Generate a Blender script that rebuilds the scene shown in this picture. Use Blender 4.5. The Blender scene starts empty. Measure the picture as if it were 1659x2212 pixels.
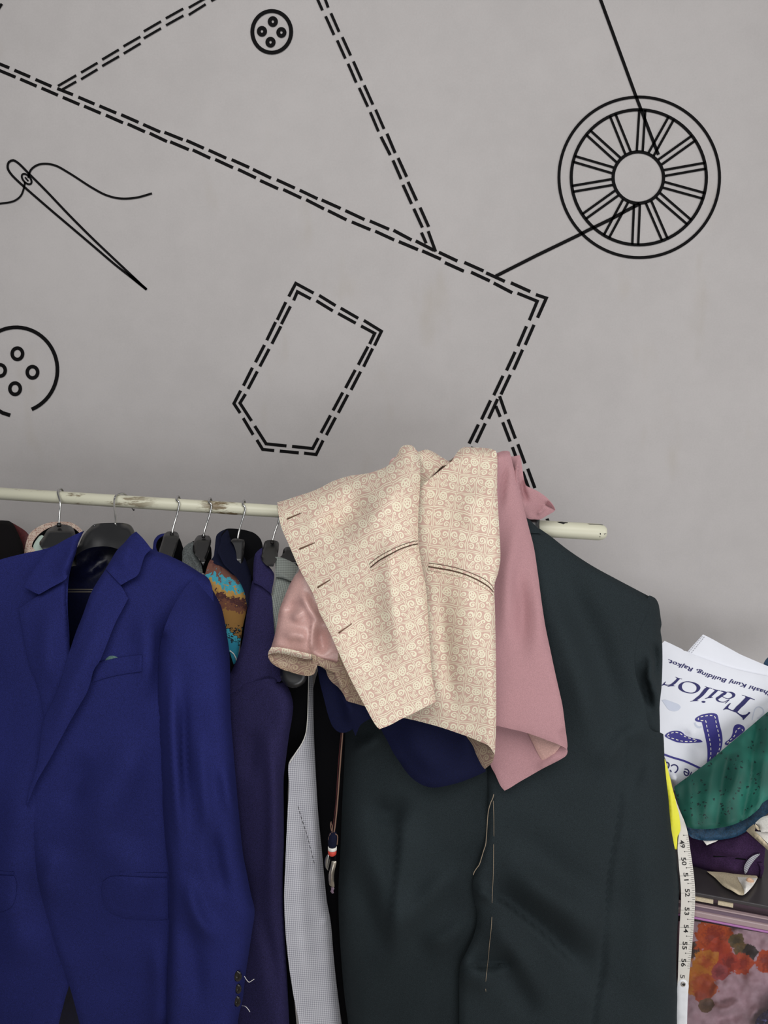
import bpy, math, random
import numpy as np
from mathutils import Vector, geometry, noise

# ------------------------------------------------------------------ basics
scene = bpy.context.scene
col = scene.collection
PITCH = math.radians(10.0)
FPX = 1664.0                       # focal length in pixels of the 1659 x 2212 frame
CX0, CY0 = 829.5, 1106.0
WALL = 1.60                        # wall distance from the camera
CAMZ = 1.68
CP, SP = math.cos(PITCH), math.sin(PITCH)

def ray_pt(px, py, d):
    """World point on the vertical plane at distance d in front of the camera (arrays allowed)."""
    px = np.asarray(px, float); py = np.asarray(py, float); d = np.asarray(d, float)
    a = (px - CX0) / FPX; b = (py - CY0) / FPX
    dy = CP - b * SP
    k = d / dy
    return np.stack(np.broadcast_arrays(a * k, d - WALL, CAMZ + (-SP - b * CP) * k), -1)

def P(px, py, d):
    return Vector(ray_pt(px, py, d).tolist())

def depth_at_z(py, z):
    return (CAMZ - z) / math.tan(PITCH + math.atan((py - CY0) / FPX))

ZT = {'z1': (0, 0, 1.9988), 'z2': (829, 0, 1.9988), 'z3': (0, 600, 1.9988), 'v1': (1425, 1450, 13.825),
      'v2': (1520, 1470, 11.935), 'v3': (1430, 1530, 8.295), 'v4': (1430, 1630, 13.825), 'v5': (0, 1040, 5.184),
      'v6': (560, 1160, 11.85), 'v7': (1120, 1080, 7.541), 'v8': (1480, 1960, 8.777), 'w1': (980, 560, 3.6867),
      'w7': (1420, 1360, 6.1464), 'w8': (1460, 1760, 8.3367), 'z8': (1359, 1752, 4.81), 'y2': (320, 1060, 4.8794),
      'y6': (960, 1700, 3.1904), 'y3': (0, 1400, 2.592), 'y5': (640, 1700, 4.3194), 'w6': (880, 1400, 4.6083),
      'w5': (570, 1220, 5.0273)}
def Z(tag, pts):
    x0, y0, s = ZT[tag]
    return [(x0 + p[0] / s, y0 + p[1] / s) for p in pts]

# ------------------------------------------------------------------ scene objects
def tag(o, label=None, cat=None, group=None, kind=None):
    if label: o['label'] = label
    if cat: o['category'] = cat
    if group: o['group'] = group
    if kind: o['kind'] = kind
    return o

def thing(name, label, cat, loc, group=None):
    o = bpy.data.objects.new(name, None)
    o.empty_display_size = 0.05
    o.location = loc
    col.objects.link(o)
    return tag(o, label, cat, group)

def world_loc(o):
    v = Vector((0, 0, 0))
    while o is not None:
        v += o.location; o = o.parent
    return v

def link_mesh(name, verts, faces, mat, parent=None, smooth=True, uv=None, sharp=None, label=None):
    verts = np.asarray(verts, float).reshape(-1, 3)
    if parent is not None:
        org = np.array(world_loc(parent)); loc = Vector((0, 0, 0))
    else:
        org = np.array([verts[:, 0].mean(), verts[:, 1].mean(), verts[:, 2].min()]); loc = Vector(org.tolist())
    me = bpy.data.meshes.new(name)
    me.from_pydata((verts - org).tolist(), [], [tuple(int(i) for i in f) for f in faces])
    if uv is not None:
        lay = me.uv_layers.new(name='UVMap')
        li = np.empty(len(me.loops), int); me.loops.foreach_get('vertex_index', li)
        lay.data.foreach_set('uv', np.asarray(uv, float)[li].ravel())
    me.polygons.foreach_set('use_smooth', [smooth] * len(me.polygons))
    if sharp:
        ev = np.empty(len(me.edges) * 2, int); me.edges.foreach_get('vertices', ev)
        ev = ev.reshape(-1, 2)
        flag = [((min(a, b), max(a, b)) in sharp) for a, b in ev.tolist()]
        me.edges.foreach_set('use_edge_sharp', flag)
    me.materials.append(mat)
    me.update()
    o = bpy.data.objects.new(name, me)
    o.location = loc
    if parent is not None: o.parent = parent
    if label: o['label'] = label
    col.objects.link(o)
    return o

# ------------------------------------------------------------------ 2D curve helpers
def catmull(pts, step, closed=False):
    pts = [np.array(p, float) for p in pts]
    n = len(pts)
    if n < 3 and not closed:
        a, b = pts
        k = max(1, int(np.hypot(*(b - a)) / step))
        return [tuple(a + (b - a) * i / k) for i in range(k + 1)]
    out = []
    segs = n if closed else n - 1
    for i in range(segs):
        p1, p2 = pts[i], pts[(i + 1) % n]
        p0 = pts[(i - 1) % n] if (closed or i > 0) else p1 + (p1 - p2)
        p3 = pts[(i + 2) % n] if (closed or i < n - 2) else p2 + (p2 - p1)
        t01 = max(np.hypot(*(p1 - p0)), 1e-6) ** .5
        t12 = max(np.hypot(*(p2 - p1)), 1e-6) ** .5
        t23 = max(np.hypot(*(p3 - p2)), 1e-6) ** .5
        m1 = (p2 - p1) + t12 * ((p1 - p0) / t01 - (p2 - p0) / (t01 + t12))
        m2 = (p2 - p1) + t12 * ((p3 - p2) / t23 - (p3 - p1) / (t12 + t23))
        k = max(1, int(math.ceil(np.hypot(*(p2 - p1)) / step)))
        for j in range(k):
            t = j / k
            out.append(tuple((2 * t**3 - 3 * t**2 + 1) * p1 + (t**3 - 2 * t**2 + t) * m1 + (-2 * t**3 + 3 * t**2) * p2 + (t**3 - t**2) * m2))
    if not closed: out.append(tuple(pts[-1]))
    return out

def smooth_closed(pts, step, corner=48.0):
    pts = [tuple(p) for p in pts]
    n = len(pts)
    cs = []
    for i in range(n):
        a = np.subtract(pts[i], pts[i - 1]); b = np.subtract(pts[(i + 1) % n], pts[i])
        ang = abs(math.degrees(math.atan2(a[0] * b[1] - a[1] * b[0], a @ b)))
        if ang > corner: cs.append(i)
    if len(cs) < 1: return catmull(pts, step, True)
    out = []
    for k, c in enumerate(cs):
        e = cs[(k + 1) % len(cs)]
        m = (e - c) % n or n
        seg = [pts[(c + j) % n] for j in range(m + 1)]
        out += catmull(seg, step)[:-1]
    return out

def inside(x, y, poly):
    poly = np.asarray(poly); r = np.zeros(len(x), bool)
    xj, yj = poly[-1]
    for xi, yi in poly:
        c = ((yi > y) != (yj > y))
        if yi != yj:
            c &= x < (xj - xi) * (y - yi) / (yj - yi) + xi
        r ^= c
        xj, yj = xi, yi
    return r

def seg_dist(x, y, poly, signed=False):
    x = np.asarray(x, float); y = np.asarray(y, float)
    best = np.full(x.shape, 1e9); sg = np.ones(x.shape); tt = np.zeros(x.shape)
    n = len(poly)
    for i in range(n - 1):
        ax, ay = poly[i]; bx, by = poly[i + 1]
        dx, dy = bx - ax, by - ay
        L = dx * dx + dy * dy or 1e-9
        t = np.clip(((x - ax) * dx + (y - ay) * dy) / L, 0, 1)
        qx, qy = x - ax - t * dx, y - ay - t * dy
        d = np.hypot(qx, qy); m = d < best
        best = np.where(m, d, best); sg = np.where(m, np.sign(dx * qy - dy * qx), sg)
        tt = np.where(m, (i + t) / (n - 1), tt)
    return (best, sg, tt) if signed else best

FOLD = 2.0
# ------------------------------------------------------------------ depth functions
def tps(pts):
    """smooth surface through (px, py, distance) samples"""
    A = np.array(pts, float); n = len(A); S = 400.0
    X = A[:, :2] / S
    def U(r2): return np.where(r2 > 0, r2 * np.log(np.maximum(r2, 1e-12)) * .5, 0)
    K = U(((X[:, None] - X[None]) ** 2).sum(-1)) + 0.02 * np.eye(n)
    Pm = np.c_[np.ones(n), X]
    M = np.zeros((n + 3, n + 3)); M[:n, :n] = K; M[:n, n:] = Pm; M[n:, :n] = Pm.T
    w = np.linalg.lstsq(M, np.r_[A[:, 2], 0, 0, 0], rcond=1e-9)[0]
    def f(x, y):
        x = np.asarray(x, float) / S; y = np.asarray(y, float) / S
        r = w[n] + w[n + 1] * x + w[n + 2] * y
        for i in range(n):
            r = r + w[i] * U((x - X[i, 0]) ** 2 + (y - X[i, 1]) ** 2)
        return r
    return f

def plus(*fs):
    def f(x, y):
        r = 0.0
        for g in fs: r = r + (g(x, y) if callable(g) else g)
        return r + 0 * np.asarray(x, float)
    return f

def ridge(poly, w, a, taper=True):
    """a > 0 lifts the cloth towards the viewer along a polyline"""
    pl = catmull(poly, 25); a = a * FOLD
    def f(x, y):
        d, s, t = seg_dist(x, y, pl, True)
        k = np.clip(np.minimum(t, 1 - t) * 2.6, 0, 1) if taper else 1
        k = k * k * (3 - 2 * k) if taper else 1
        return -a * np.exp(-(d / w) ** 2) * k
    return f

def crease(poly, w, a):
    """one-sided fold: steep on the left of the polyline's direction, soft on the other side"""
    pl = catmull(poly, 25); a = a * FOLD
    def f(x, y):
        d, s, t = seg_dist(x, y, pl, True)
        k = np.clip(np.minimum(t, 1 - t) * 3.2, 0, 1); k = k * k * (3 - 2 * k)
        ww = np.where(s > 0, w, w * .22)
        return -a * np.exp(-(d / ww) ** 2) * k
    return f

def edge(poly, R, a):
    """rolls the cloth away from the viewer near a silhouette polyline"""
    pl = catmull(poly, 20)
    def f(x, y):
        t = np.clip(seg_dist(x, y, pl) / R, 0, 1)
        return a * (1 - np.sqrt(np.maximum(0, 1 - (1 - t) ** 2)))
    return f

def ripple(a, sc, seed=0, sx=1.0, sy=1.0):
    def f(x, y):
        x = np.atleast_1d(np.asarray(x, float)); y = np.atleast_1d(np.asarray(y, float))
        return np.array([a * noise.noise(Vector((u * sx / sc + seed * 7.3, v * sy / sc, seed * 3.1))) for u, v in zip(x.ravel(), y.ravel())]).reshape(x.shape)
    return f

# ------------------------------------------------------------------ cloth solids
def patch(outline, step, smooth=True, corner=48.0):
    ol = smooth_closed(outline, step, corner) if smooth else [tuple(p) for p in outline]
    A = np.array(ol)
    x0, y0 = A.min(0); x1, y1 = A.max(0)
    gx, gy = [], []
    row = 0; yy = y0 + step * .5
    while yy < y1:
        xs = np.arange(x0 + (step * .5 if row % 2 else 0), x1, step)
        gx.append(xs); gy.append(np.full(len(xs), yy)); yy += step * .866; row += 1
    gx = np.concatenate(gx) if gx else np.zeros(0); gy = np.concatenate(gy) if gy else np.zeros(0)
    k = inside(gx, gy, A)
    gx, gy = gx[k], gy[k]
    if len(gx):
        k = seg_dist(gx, gy, ol + [ol[0]]) > step * .45
        gx, gy = gx[k], gy[k]
    vs = [Vector(p) for p in ol] + [Vector((a, b)) for a, b in zip(gx, gy)]
    V, E, F, *_ = geometry.delaunay_2d_cdt(vs, [], [list(range(len(ol)))], 1, 1e-4)
    V = np.array([tuple(v) for v in V])
    T = []
    for f in F:
        f = list(f)
        a = sum(V[f[i], 0] * V[f[(i + 1) % len(f)], 1] - V[f[(i + 1) % len(f)], 0] * V[f[i], 1] for i in range(len(f)))
        T.append(f if a < 0 else f[::-1])
    return V, T, ol

def solid(name, outline, df, mat, parent=None, thick=0.0035, back=None, step=9.0, smooth=True, corner=48.0,
          roll=0.0015, rot=0.0, label=None, uvo=(0, 0), dens=None):
    """closed piece of cloth (or any shaped body): front follows df, back follows it at `thick` or its own function"""
    V, T, ol = patch(outline, step, smooth, corner)
    x, y = V[:, 0], V[:, 1]
    d = df(x, y) if callable(df) else np.full(len(x), float(df))
    if roll:
        t = np.clip(seg_dist(x, y, ol + [ol[0]]) / max(step * .9, 5.0), 0, 1)
        d = d + roll * (1 - t) ** 2
    if back is None: db = d + thick
    else:
        db = back(x, y) if callable(back) else np.full(len(x), float(back))
        db = np.maximum(db, d + 0.001)
    n = len(V)
    verts = np.concatenate([ray_pt(x, y, d), ray_pt(x, y, db)])
    faces = [tuple(f) for f in T] + [tuple(i + n for i in reversed(f)) for f in T]
    cnt = {}
    for f in T:
        for i in range(len(f)):
            a, b = f[i], f[(i + 1) % len(f)]
            if (b, a) in cnt: del cnt[(b, a)]
            else: cnt[(a, b)] = 1
    sharp = set()
    for a, b in cnt:
        faces.append((b, a, a + n, b + n))
        sharp.add((min(a, b), max(a, b))); sharp.add((min(a, b) + n, max(a, b) + n))
    c, s = math.cos(math.radians(rot)), math.sin(math.radians(rot))
    mx, my = (x - uvo[0]) * 0.0007, -(y - uvo[1]) * 0.0007
    uv = np.c_[c * mx + s * my, -s * mx + c * my]
    return link_mesh(name, verts, faces, mat, parent, True, np.concatenate([uv, uv]), sharp, label)

class Mesh:
    def __init__(s): s.v = []; s.f = []
    def add(s, v, f):
        o = len(s.v); s.v += [tuple(map(float, p)) for p in v]; s.f += [tuple(i + o for i in q) for q in f]
        return s
    def build(s, name, mat, parent=None, smooth=True, label=None):
        return link_mesh(name, s.v, s.f, mat, parent, smooth, label=label)

def ribbon2d(pts, w, closed=False):
    """left/right offset points of a polyline with mitred joins; w may be a list"""
    p = [np.array(q, float) for q in pts]; n = len(p)
    ws = w if hasattr(w, '__len__') else [w] * n
    L, R = [], []
    for i in range(n):
        a = p[i] - p[i - 1] if (i > 0 or closed) else p[1] - p[0]
        b = p[(i + 1) % n] - p[i] if (i < n - 1 or closed) else p[-1] - p[-2]
        a = a / (np.hypot(*a) or 1); b = b / (np.hypot(*b) or 1)
        na, nb = np.array([-a[1], a[0]]), np.array([-b[1], b[0]])
        m = na + nb; m = m / (np.hypot(*m) or 1)
        k = ws[i] * .5 / max(.35, m @ na)
        L.append(p[i] + m * k); R.append(p[i] - m * k)
    return L, R

def add_strip(M, L, R, df, th, closed=False):
    n = len(L)
    X = np.array(L + R)
    d = df(X[:, 0], X[:, 1]) if callable(df) else np.full(2 * n, float(df))
    v = np.concatenate([ray_pt(X[:, 0], X[:, 1], d - th), ray_pt(X[:, 0], X[:, 1], d)])
    f = []
    m = 2 * n
    for i in range(n if closed else n - 1):
        j = (i + 1) % n
        f += [(i, j, n + j, n + i), (m + j, m + i, m + n + i, m + n + j), (j, i, m + i, m + j), (n + i, n + j, m + n + j, m + n + i)]
    if not closed:
        f += [(0, n, m + n, m), (n - 1, m + n - 1, m + 2 * n - 1, 2 * n - 1)]
    M.add(v, f)

def stroke(M, pts, w, df, th=0.0006, closed=False, smooth=False, step=6):
    if smooth: pts = catmull(pts, step, closed)
    L, R = ribbon2d(pts, w, closed)
    add_strip(M, L, R, df, th, closed)

def dashes(M, pts, w, on, off, df, th=0.0006, smooth=True):
    q = catmull(pts, 2.0) if smooth else pts
    q = np.array(q); s = np.r_[0, np.cumsum(np.hypot(*np.diff(q, axis=0).T))]
    t = 0.0
    while t + on * .5 < s[-1]:
        ts = np.linspace(t, min(t + on, s[-1]), 4)
        stroke(M, list(zip(np.interp(ts, s, q[:, 0]), np.interp(ts, s, q[:, 1]))), w, df, th)
        t += on + off

def circle2d(c, rx, ry=None, n=48, rot=0):
    ry = ry or rx; cr, sr = math.cos(rot), math.sin(rot)
    return [(c[0] + rx * math.cos(t) * cr - ry * math.sin(t) * sr, c[1] + rx * math.cos(t) * sr + ry * math.sin(t) * cr)
            for t in [2 * math.pi * i / n for i in range(n)]]

def fill(M, outline, df, th=0.0006, step=6.0, smooth=False):
    V, T, ol = patch(outline, step, smooth)
    d = df(V[:, 0], V[:, 1]) if callable(df) else np.full(len(V), float(df))
    n = len(V)
    v = np.concatenate([ray_pt(V[:, 0], V[:, 1], d - th), ray_pt(V[:, 0], V[:, 1], d)])
    f = [tuple(t) for t in T] + [tuple(i + n for i in reversed(t)) for t in T]
    cnt = {}
    for t in T:
        for i in range(len(t)):
            a, b = t[i], t[(i + 1) % len(t)]
            if (b, a) in cnt: del cnt[(b, a)]
            else: cnt[(a, b)] = 1
    f += [(b, a, a + n, b + n) for a, b in cnt]
    M.add(v, f)

def add_tube(M, path, r, n=8):
    p = [Vector(q) for q in path]; m = len(p)
    rs = r if hasattr(r, '__len__') else [r] * m
    v = []; f = []
    t = (p[1] - p[0]).normalized()
    u = t.orthogonal().normalized()
    for i in range(m):
        tn = ((p[min(i + 1, m - 1)] - p[max(i - 1, 0)])).normalized()
        u = (u - tn * u.dot(tn)).normalized(); w = tn.cross(u)
        for k in range(n):
            a = 2 * math.pi * k / n
            v.append(p[i] + (u * math.cos(a) + w * math.sin(a)) * rs[i])
    for i in range(m - 1):
        for k in range(n):
            a, b = i * n + k, i * n + (k + 1) % n
            f.append((a, b, b + n, a + n))
    f.append(tuple(range(n - 1, -1, -1))); f.append(tuple((m - 1) * n + k for k in range(n)))
    M.add(v, f)

def path3(pts, k=6):
    """smooth 3D path through Vectors"""
    p = [Vector(q) for q in pts]; out = []
    for i in range(len(p) - 1):
        a, b = p[i], p[i + 1]
        z = p[i - 1] if i else a * 2 - b
        c = p[i + 2] if i < len(p) - 2 else b * 2 - a
        for j in range(k):
            t = j / k
            out.append(.5 * ((2 * a) + (b - z) * t + (2 * z - 5 * a + 4 * b - c) * t * t + (3 * a - z - 3 * b + c) * t**3))
    out.append(p[-1])
    return out

def add_box(M, o, ex, ey, ez, x0, x1, y0, y1, z0, z1):
    v = [o + ex * x + ey * y + ez * z for z in (z0, z1) for y in (y0, y1) for x in (x0, x1)]
    M.add(v, [(0, 2, 3, 1), (4, 5, 7, 6), (0, 1, 5, 4), (2, 6, 7, 3), (0, 4, 6, 2), (1, 3, 7, 5)])
EX, EY, EZ = Vector((1, 0, 0)), Vector((0, 1, 0)), Vector((0, 0, 1))

def text_tris(body, bold=0.0):
    cu = bpy.data.curves.new('lettering', 'FONT'); cu.body = body; cu.size = 1.0; cu.resolution_u = 4; cu.offset = bold; cu.space_character = 1 + bold * 2
    o = bpy.data.objects.new('lettering', cu); col.objects.link(o)
    bpy.context.view_layer.update()
    dg = bpy.context.evaluated_depsgraph_get()
    me = bpy.data.meshes.new_from_object(o.evaluated_get(dg))
    V = np.array([v.co[:2] for v in me.vertices]); F = [tuple(p.vertices) for p in me.polygons]
    bpy.data.objects.remove(o); bpy.data.curves.remove(cu); bpy.data.meshes.remove(me)
    return V, F

def text_on(M, body, base, up, df, th=0.0006, flip=False, bold=0.0):
    """lettering along a baseline polyline (px); up = px vector of one capital height"""
    V, F = text_tris(body, bold)
    x0, x1 = V[:, 0].min(), V[:, 0].max()
    q = np.array(catmull(base, 2.0)); s = np.r_[0, np.cumsum(np.hypot(*np.diff(q, axis=0).T))]
    t = (V[:, 0] - x0) / (x1 - x0) * s[-1]
    X = np.interp(t, s, q[:, 0]) + V[:, 1] / .70 * up[0]
    Y = np.interp(t, s, q[:, 1]) + V[:, 1] / .70 * up[1]
    d = df(X, Y) if callable(df) else np.full(len(X), float(df))
    M.add(ray_pt(X, Y, d - th), [f if flip else f[::-1] for f in F])
# ------------------------------------------------------------------ materials
def lin(c):
    return tuple((v / 255 / 12.92) if v / 255 <= .04045 else ((v / 255 + .055) / 1.055) ** 2.4 for v in c) + (1.0,)

class N:
    """tiny expression builder over Math nodes"""
    nt = None
    def __init__(s, sock): s.s = sock
    @staticmethod
    def op(o, *a):
        nd = N.nt.nodes.new('ShaderNodeMath'); nd.operation = o
        for i, v in enumerate(a):
            if isinstance(v, N): N.nt.links.new(v.s, nd.inputs[i])
            else: nd.inputs[i].default_value = float(v)
        return N(nd.outputs[0])
    def __add__(s, b): return N.op('ADD', s, b)
    __radd__ = __add__
    def __sub__(s, b): return N.op('SUBTRACT', s, b)
    def __rsub__(s, b): return N.op('SUBTRACT', b, s)
    def __mul__(s, b): return N.op('MULTIPLY', s, b)
    __rmul__ = __mul__
    def __truediv__(s, b): return N.op('DIVIDE', s, b)
    def lt(s, b): return N.op('LESS_THAN', s, b)
    def gt(s, b): return N.op('GREATER_THAN', s, b)
    def fr(s): return N.op('FRACT', s)
    def fl(s): return N.op('FLOOR', s)
    def ab(s): return N.op('ABSOLUTE', s)
    def mx(s, b): return N.op('MAXIMUM', s, b)
    def mn(s, b): return N.op('MINIMUM', s, b)
    def sm(s, a, b):
        nd = N.nt.nodes.new('ShaderNodeMapRange'); nd.interpolation_type = 'SMOOTHSTEP'
        N.nt.links.new(s.s, nd.inputs[0]); nd.inputs[1].default_value = a; nd.inputs[2].default_value = b
        return N(nd.outputs[0])
def hyp(x, y): return N.op('SQRT', x * x + y * y)
def atan2(y, x): return N.op('ARCTAN2', y, x)

def base(name, color, rough=.8, spec=.3, metal=0, sheen=0, coat=0):
    m = bpy.data.materials.new(name); m.use_nodes = True
    nt = m.node_tree; N.nt = nt
    b = nt.nodes['Principled BSDF']
    b.inputs['Base Color'].default_value = lin(color)
    b.inputs['Roughness'].default_value = rough
    b.inputs['Specular IOR Level'].default_value = spec
    b.inputs['Metallic'].default_value = metal
    b.inputs['Sheen Weight'].default_value = sheen
    b.inputs['Sheen Roughness'].default_value = .5
    b.inputs['Coat Weight'].default_value = coat
    return m, nt, b

def coords(nt, kind='Object'):
    return nt.nodes.new('ShaderNodeTexCoord').outputs[kind]

def noise_tex(nt, scale, detail=2.0, rough=.5, vec=None, stretch=None):
    v = vec or coords(nt)
    if stretch:
        mp = nt.nodes.new('ShaderNodeMapping'); mp.inputs['Scale'].default_value = stretch
        nt.links.new(v, mp.inputs[0]); v = mp.outputs[0]
    t = nt.nodes.new('ShaderNodeTexNoise'); t.inputs['Scale'].default_value = scale
    t.inputs['Detail'].default_value = detail; t.inputs['Roughness'].default_value = rough
    nt.links.new(v, t.inputs['Vector'])
    return t.outputs['Fac']

def mix(nt, fac, a, b):
    m = nt.nodes.new('ShaderNodeMix'); m.data_type = 'RGBA'
    for k, v in ((0, fac), (6, a), (7, b)):
        if isinstance(v, N): v = v.s
        if hasattr(v, 'is_linked') or hasattr(v, 'node'): nt.links.new(v, m.inputs[k])
        elif k == 0: m.inputs[0].default_value = v
        else: m.inputs[k].default_value = lin(v) if max(v) > 1.001 or len(v) == 3 else v
    return m.outputs[2]

def bump(nt, b, h, strength=.3, dist=.001):
    n = nt.nodes.new('ShaderNodeBump'); n.inputs['Strength'].default_value = strength; n.inputs['Distance'].default_value = dist
    nt.links.new(h.s if isinstance(h, N) else h, n.inputs['Height']); nt.links.new(n.outputs[0], b.inputs['Normal'])

def sc3(c, k): return tuple(min(255, v * k) for v in c)

def fabric(name, color, rough=.85, spec=.2, sheen=.15, weave=700, var=.10, bstr=.25, big=4.0):
    m, nt, b = base(name, color, rough, spec, 0, sheen)
    f = noise_tex(nt, weave, 1.0)
    g = noise_tex(nt, big, 2.0)
    k = N(f) * .7 + N(g) * .3
    nt.links.new(mix(nt, k.sm(.3, .7), sc3(color, 1 - var), sc3(color, 1 + var)), b.inputs['Base Color'])
    b.inputs['Sheen Tint'].default_value = lin(sc3(color, 1.3))
    bump(nt, b, f, bstr, .0006)
    return m

def plain(name, color, rough=.5, spec=.4, metal=0, coat=0, var=.04):
    m, nt, b = base(name, color, rough, spec, metal, 0, coat)
    f = noise_tex(nt, 40, 2)
    nt.links.new(mix(nt, f, sc3(color, 1 - var), sc3(color, 1 + var)), b.inputs['Base Color'])
    return m

def uv_nodes(nt):
    s = nt.nodes.new('ShaderNodeSeparateXYZ'); nt.links.new(coords(nt, 'UV'), s.inputs[0])
    return N(s.outputs[0]), N(s.outputs[1])

def obj_nodes(nt):
    s = nt.nodes.new('ShaderNodeSeparateXYZ'); nt.links.new(coords(nt, 'Object'), s.inputs[0])
    return N(s.outputs[0]), N(s.outputs[1]), N(s.outputs[2])

def brocade(name, pink, cream, tile=.0285):
    m, nt, b = base(name, cream, .55, .35, 0, .1)
    u, v = uv_nodes(nt)
    wz = N(noise_tex(nt, 45, 1, vec=coords(nt, 'UV'))) - .5
    wy = N(noise_tex(nt, 38, 1, vec=coords(nt, 'UV'), stretch=(-1, 1.3, 1))) - .5
    U = u / tile + wz * .34; V = v / tile + wy * .34
    i, j = U.fl(), V.fl()
    par = ((i + j) * .5).fr() * 2.0
    fu, fv = U.fr(), V.fr()
    fu = fu + par * (1.0 - fu * 2.0)
    # framing lines
    e = (fu.mn(1.0 - fu)).mn(fv.mn(1.0 - fv))
    mask = (e.gt(.022)) * (e.lt(.062))
    def ring(cx, cy, r, w):
        d = hyp(fu - cx, fv - cy); return (d - r).ab().lt(w)
    x, y = fu - .30, fv - .69
    d = hyp(x, y); th = atan2(y, x)
    petal = d.lt(.115 + N.op('COSINE', th * 5.0) * .028) * d.gt(.034)
    mask = mask.mx(petal).mx((d - .185).ab().lt(.037))
    def spiral(cx, cy, R, sgn, ph):
        x, y = fu - cx, fv - cy
        d = hyp(x, y); t = atan2(y, x) * (sgn / 6.28318)
        return (d / .125 + t + ph).fr().lt(.60) * d.lt(R)
    mask = mask.mx(spiral(.75, .70, .185, 1, .1)).mx(spiral(.25, .25, .175, -1, .3)).mx(spiral(.54, .44, .11, 1, .5))
    def leaf(cx, cy, a, L, W):
        ca, sa = math.cos(a), math.sin(a)
        p = (fu - cx) * ca + (fv - cy) * sa; q = (fv - cy) * ca - (fu - cx) * sa
        return (p * p / (L * L) + q * q / (W * W)).lt(1.0) * (q.ab().gt(.014))
    mask = mask.mx(leaf(.72, .27, 2.0, .22, .062)).mx(leaf(.84, .30, 1.3, .17, .05)).mx(leaf(.60, .20, 2.7, .16, .05)).mx(leaf(.48, .90, .3, .13, .04))
    fine = N(noise_tex(nt, 1500, 1, vec=coords(nt, 'UV')))
    cmix = mix(nt, (mask * .9 + (fine - .5) * .55), pink, cream)
    nt.links.new(cmix, b.inputs['Base Color'])
    nt.links.new((.62 - mask * .2).s, b.inputs['Roughness'])
    bump(nt, b, mask + fine * .3, .35, .0006)
    return m

def checks(name, light, dark, p=.0029, wu=.42, wv=.42, spec=.2):
    m, nt, b = base(name, light, .85, spec, 0, .1)
    u, v = uv_nodes(nt)
    w = N(noise_tex(nt, 60, 1, vec=coords(nt, 'UV'))) * .35
    a = (u / p + w).fr().lt(wu); c = (v / p + w).fr().lt(wv)
    k = (a + c) * .5
    nt.links.new(mix(nt, k, light, dark), b.inputs['Base Color'])
    bump(nt, b, k, .2, .0005)
    return m

def printed(name):
    m, nt, b = base(name, (60, 160, 180), .8, .2)
    u, v = uv_nodes(nt)
    n1 = N(noise_tex(nt, 60, 4, .65, vec=coords(nt, 'UV'))); n2 = N(noise_tex(nt, 260, 3, .6, vec=coords(nt, 'UV')))
    # v runs from about -0.155 (bottom) to 0
    t = (v + .155) / .155 + (n1 - .5) * .42 + (n2 - .5) * .20
    rp = nt.nodes.new('ShaderNodeValToRGB'); rp.color_ramp.interpolation = 'CONSTANT'
    el = rp.color_ramp.elements
    cols = [(0, (40, 122, 146)), (.24, (24, 26, 30)), (.27, (54, 138, 156)), (.33, (24, 22, 24)), (.36, (125, 92, 48)), (.52, (95, 60, 46)),
            (.60, (70, 42, 42)), (.66, (160, 125, 66)), (.74, (56, 140, 158)), (.81, (100, 66, 56)), (.92, (85, 52, 48))]
    el[0].position = 0; el[0].color = lin(cols[0][1]); el[1].position = cols[1][0]; el[1].color = lin(cols[1][1])
    for p, c in cols[2:]:
        e = el.new(p); e.color = lin(c)
    nt.links.new(t.s, rp.inputs[0]); nt.links.new(rp.outputs[0], b.inputs['Base Color'])
    return m

def green_cloth(name):
    m, nt, b = base(name, (26, 92, 80), .6, .35, 0, .4)
    vo = nt.nodes.new('ShaderNodeTexVoronoi'); vo.inputs['Scale'].default_value = 120
    nt.links.new(coords(nt, 'UV'), vo.inputs['Vector'])
    n2 = N(noise_tex(nt, 420, 1, vec=coords(nt, 'UV')))
    k = (N(vo.outputs['Distance']) + (n2 - .5) * .75).lt(.20)
    f = N(noise_tex(nt, 14, 2))
    c = mix(nt, f.sm(.35, .65), (16, 74, 64), (34, 106, 92))
    nt.links.new(mix(nt, k, c, (10, 38, 38)), b.inputs['Base Color'])
    b.inputs['Sheen Tint'].default_value = lin((60, 150, 130))
    return m

def floral(name, blobs):
    """blobs: (u, v, radius, colour, inner colour) in metres in the cloth's own UV plane"""
    m, nt, b = base(name, (205, 190, 193), .5, .4)
    u, v = uv_nodes(nt)
    n1 = N(noise_tex(nt, 90, 3, vec=coords(nt, 'UV'))); n2 = N(noise_tex(nt, 300, 2, vec=coords(nt, 'UV')))
    c = mix(nt, n1.sm(.35, .7), (228, 208, 212), (248, 236, 238))
    for (bu, bv, r, c1, c2) in blobs:
        d = hyp(u - bu, v - bv) * .82 + (n1 - .5) * (r * 1.0) + (n2 - .5) * (r * .3)
        ic = mix(nt, (d / r + (n2 - .5) * .8).sm(.2, .8), c2, c1)
        c = mix(nt, 1.0 - d.sm(r * .88, r), c, ic)
    nt.links.new(c, b.inputs['Base Color'])
    return m

def wall_paint(name):
    m, nt, b = base(name, (176, 172, 171), .7, .25)
    a = N(noise_tex(nt, 2.2, 5, .65)); s = N(noise_tex(nt, 14, 4, .7)); st = N(noise_tex(nt, 9, 3, .6, stretch=(1, 1, .35)))
    k = (a * .5 + s * .3 + N(noise_tex(nt, 300, 1)) * .2)
    c = mix(nt, k.sm(.35, .65), (171, 167, 166), (179, 175, 174))
    c2 = mix(nt, st.sm(.62, .80) * .30, c, (158, 148, 132))
    nt.links.new(c2, b.inputs['Base Color'])
    bump(nt, b, N(noise_tex(nt, 120, 3)), .06, .002)
    return m

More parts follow.
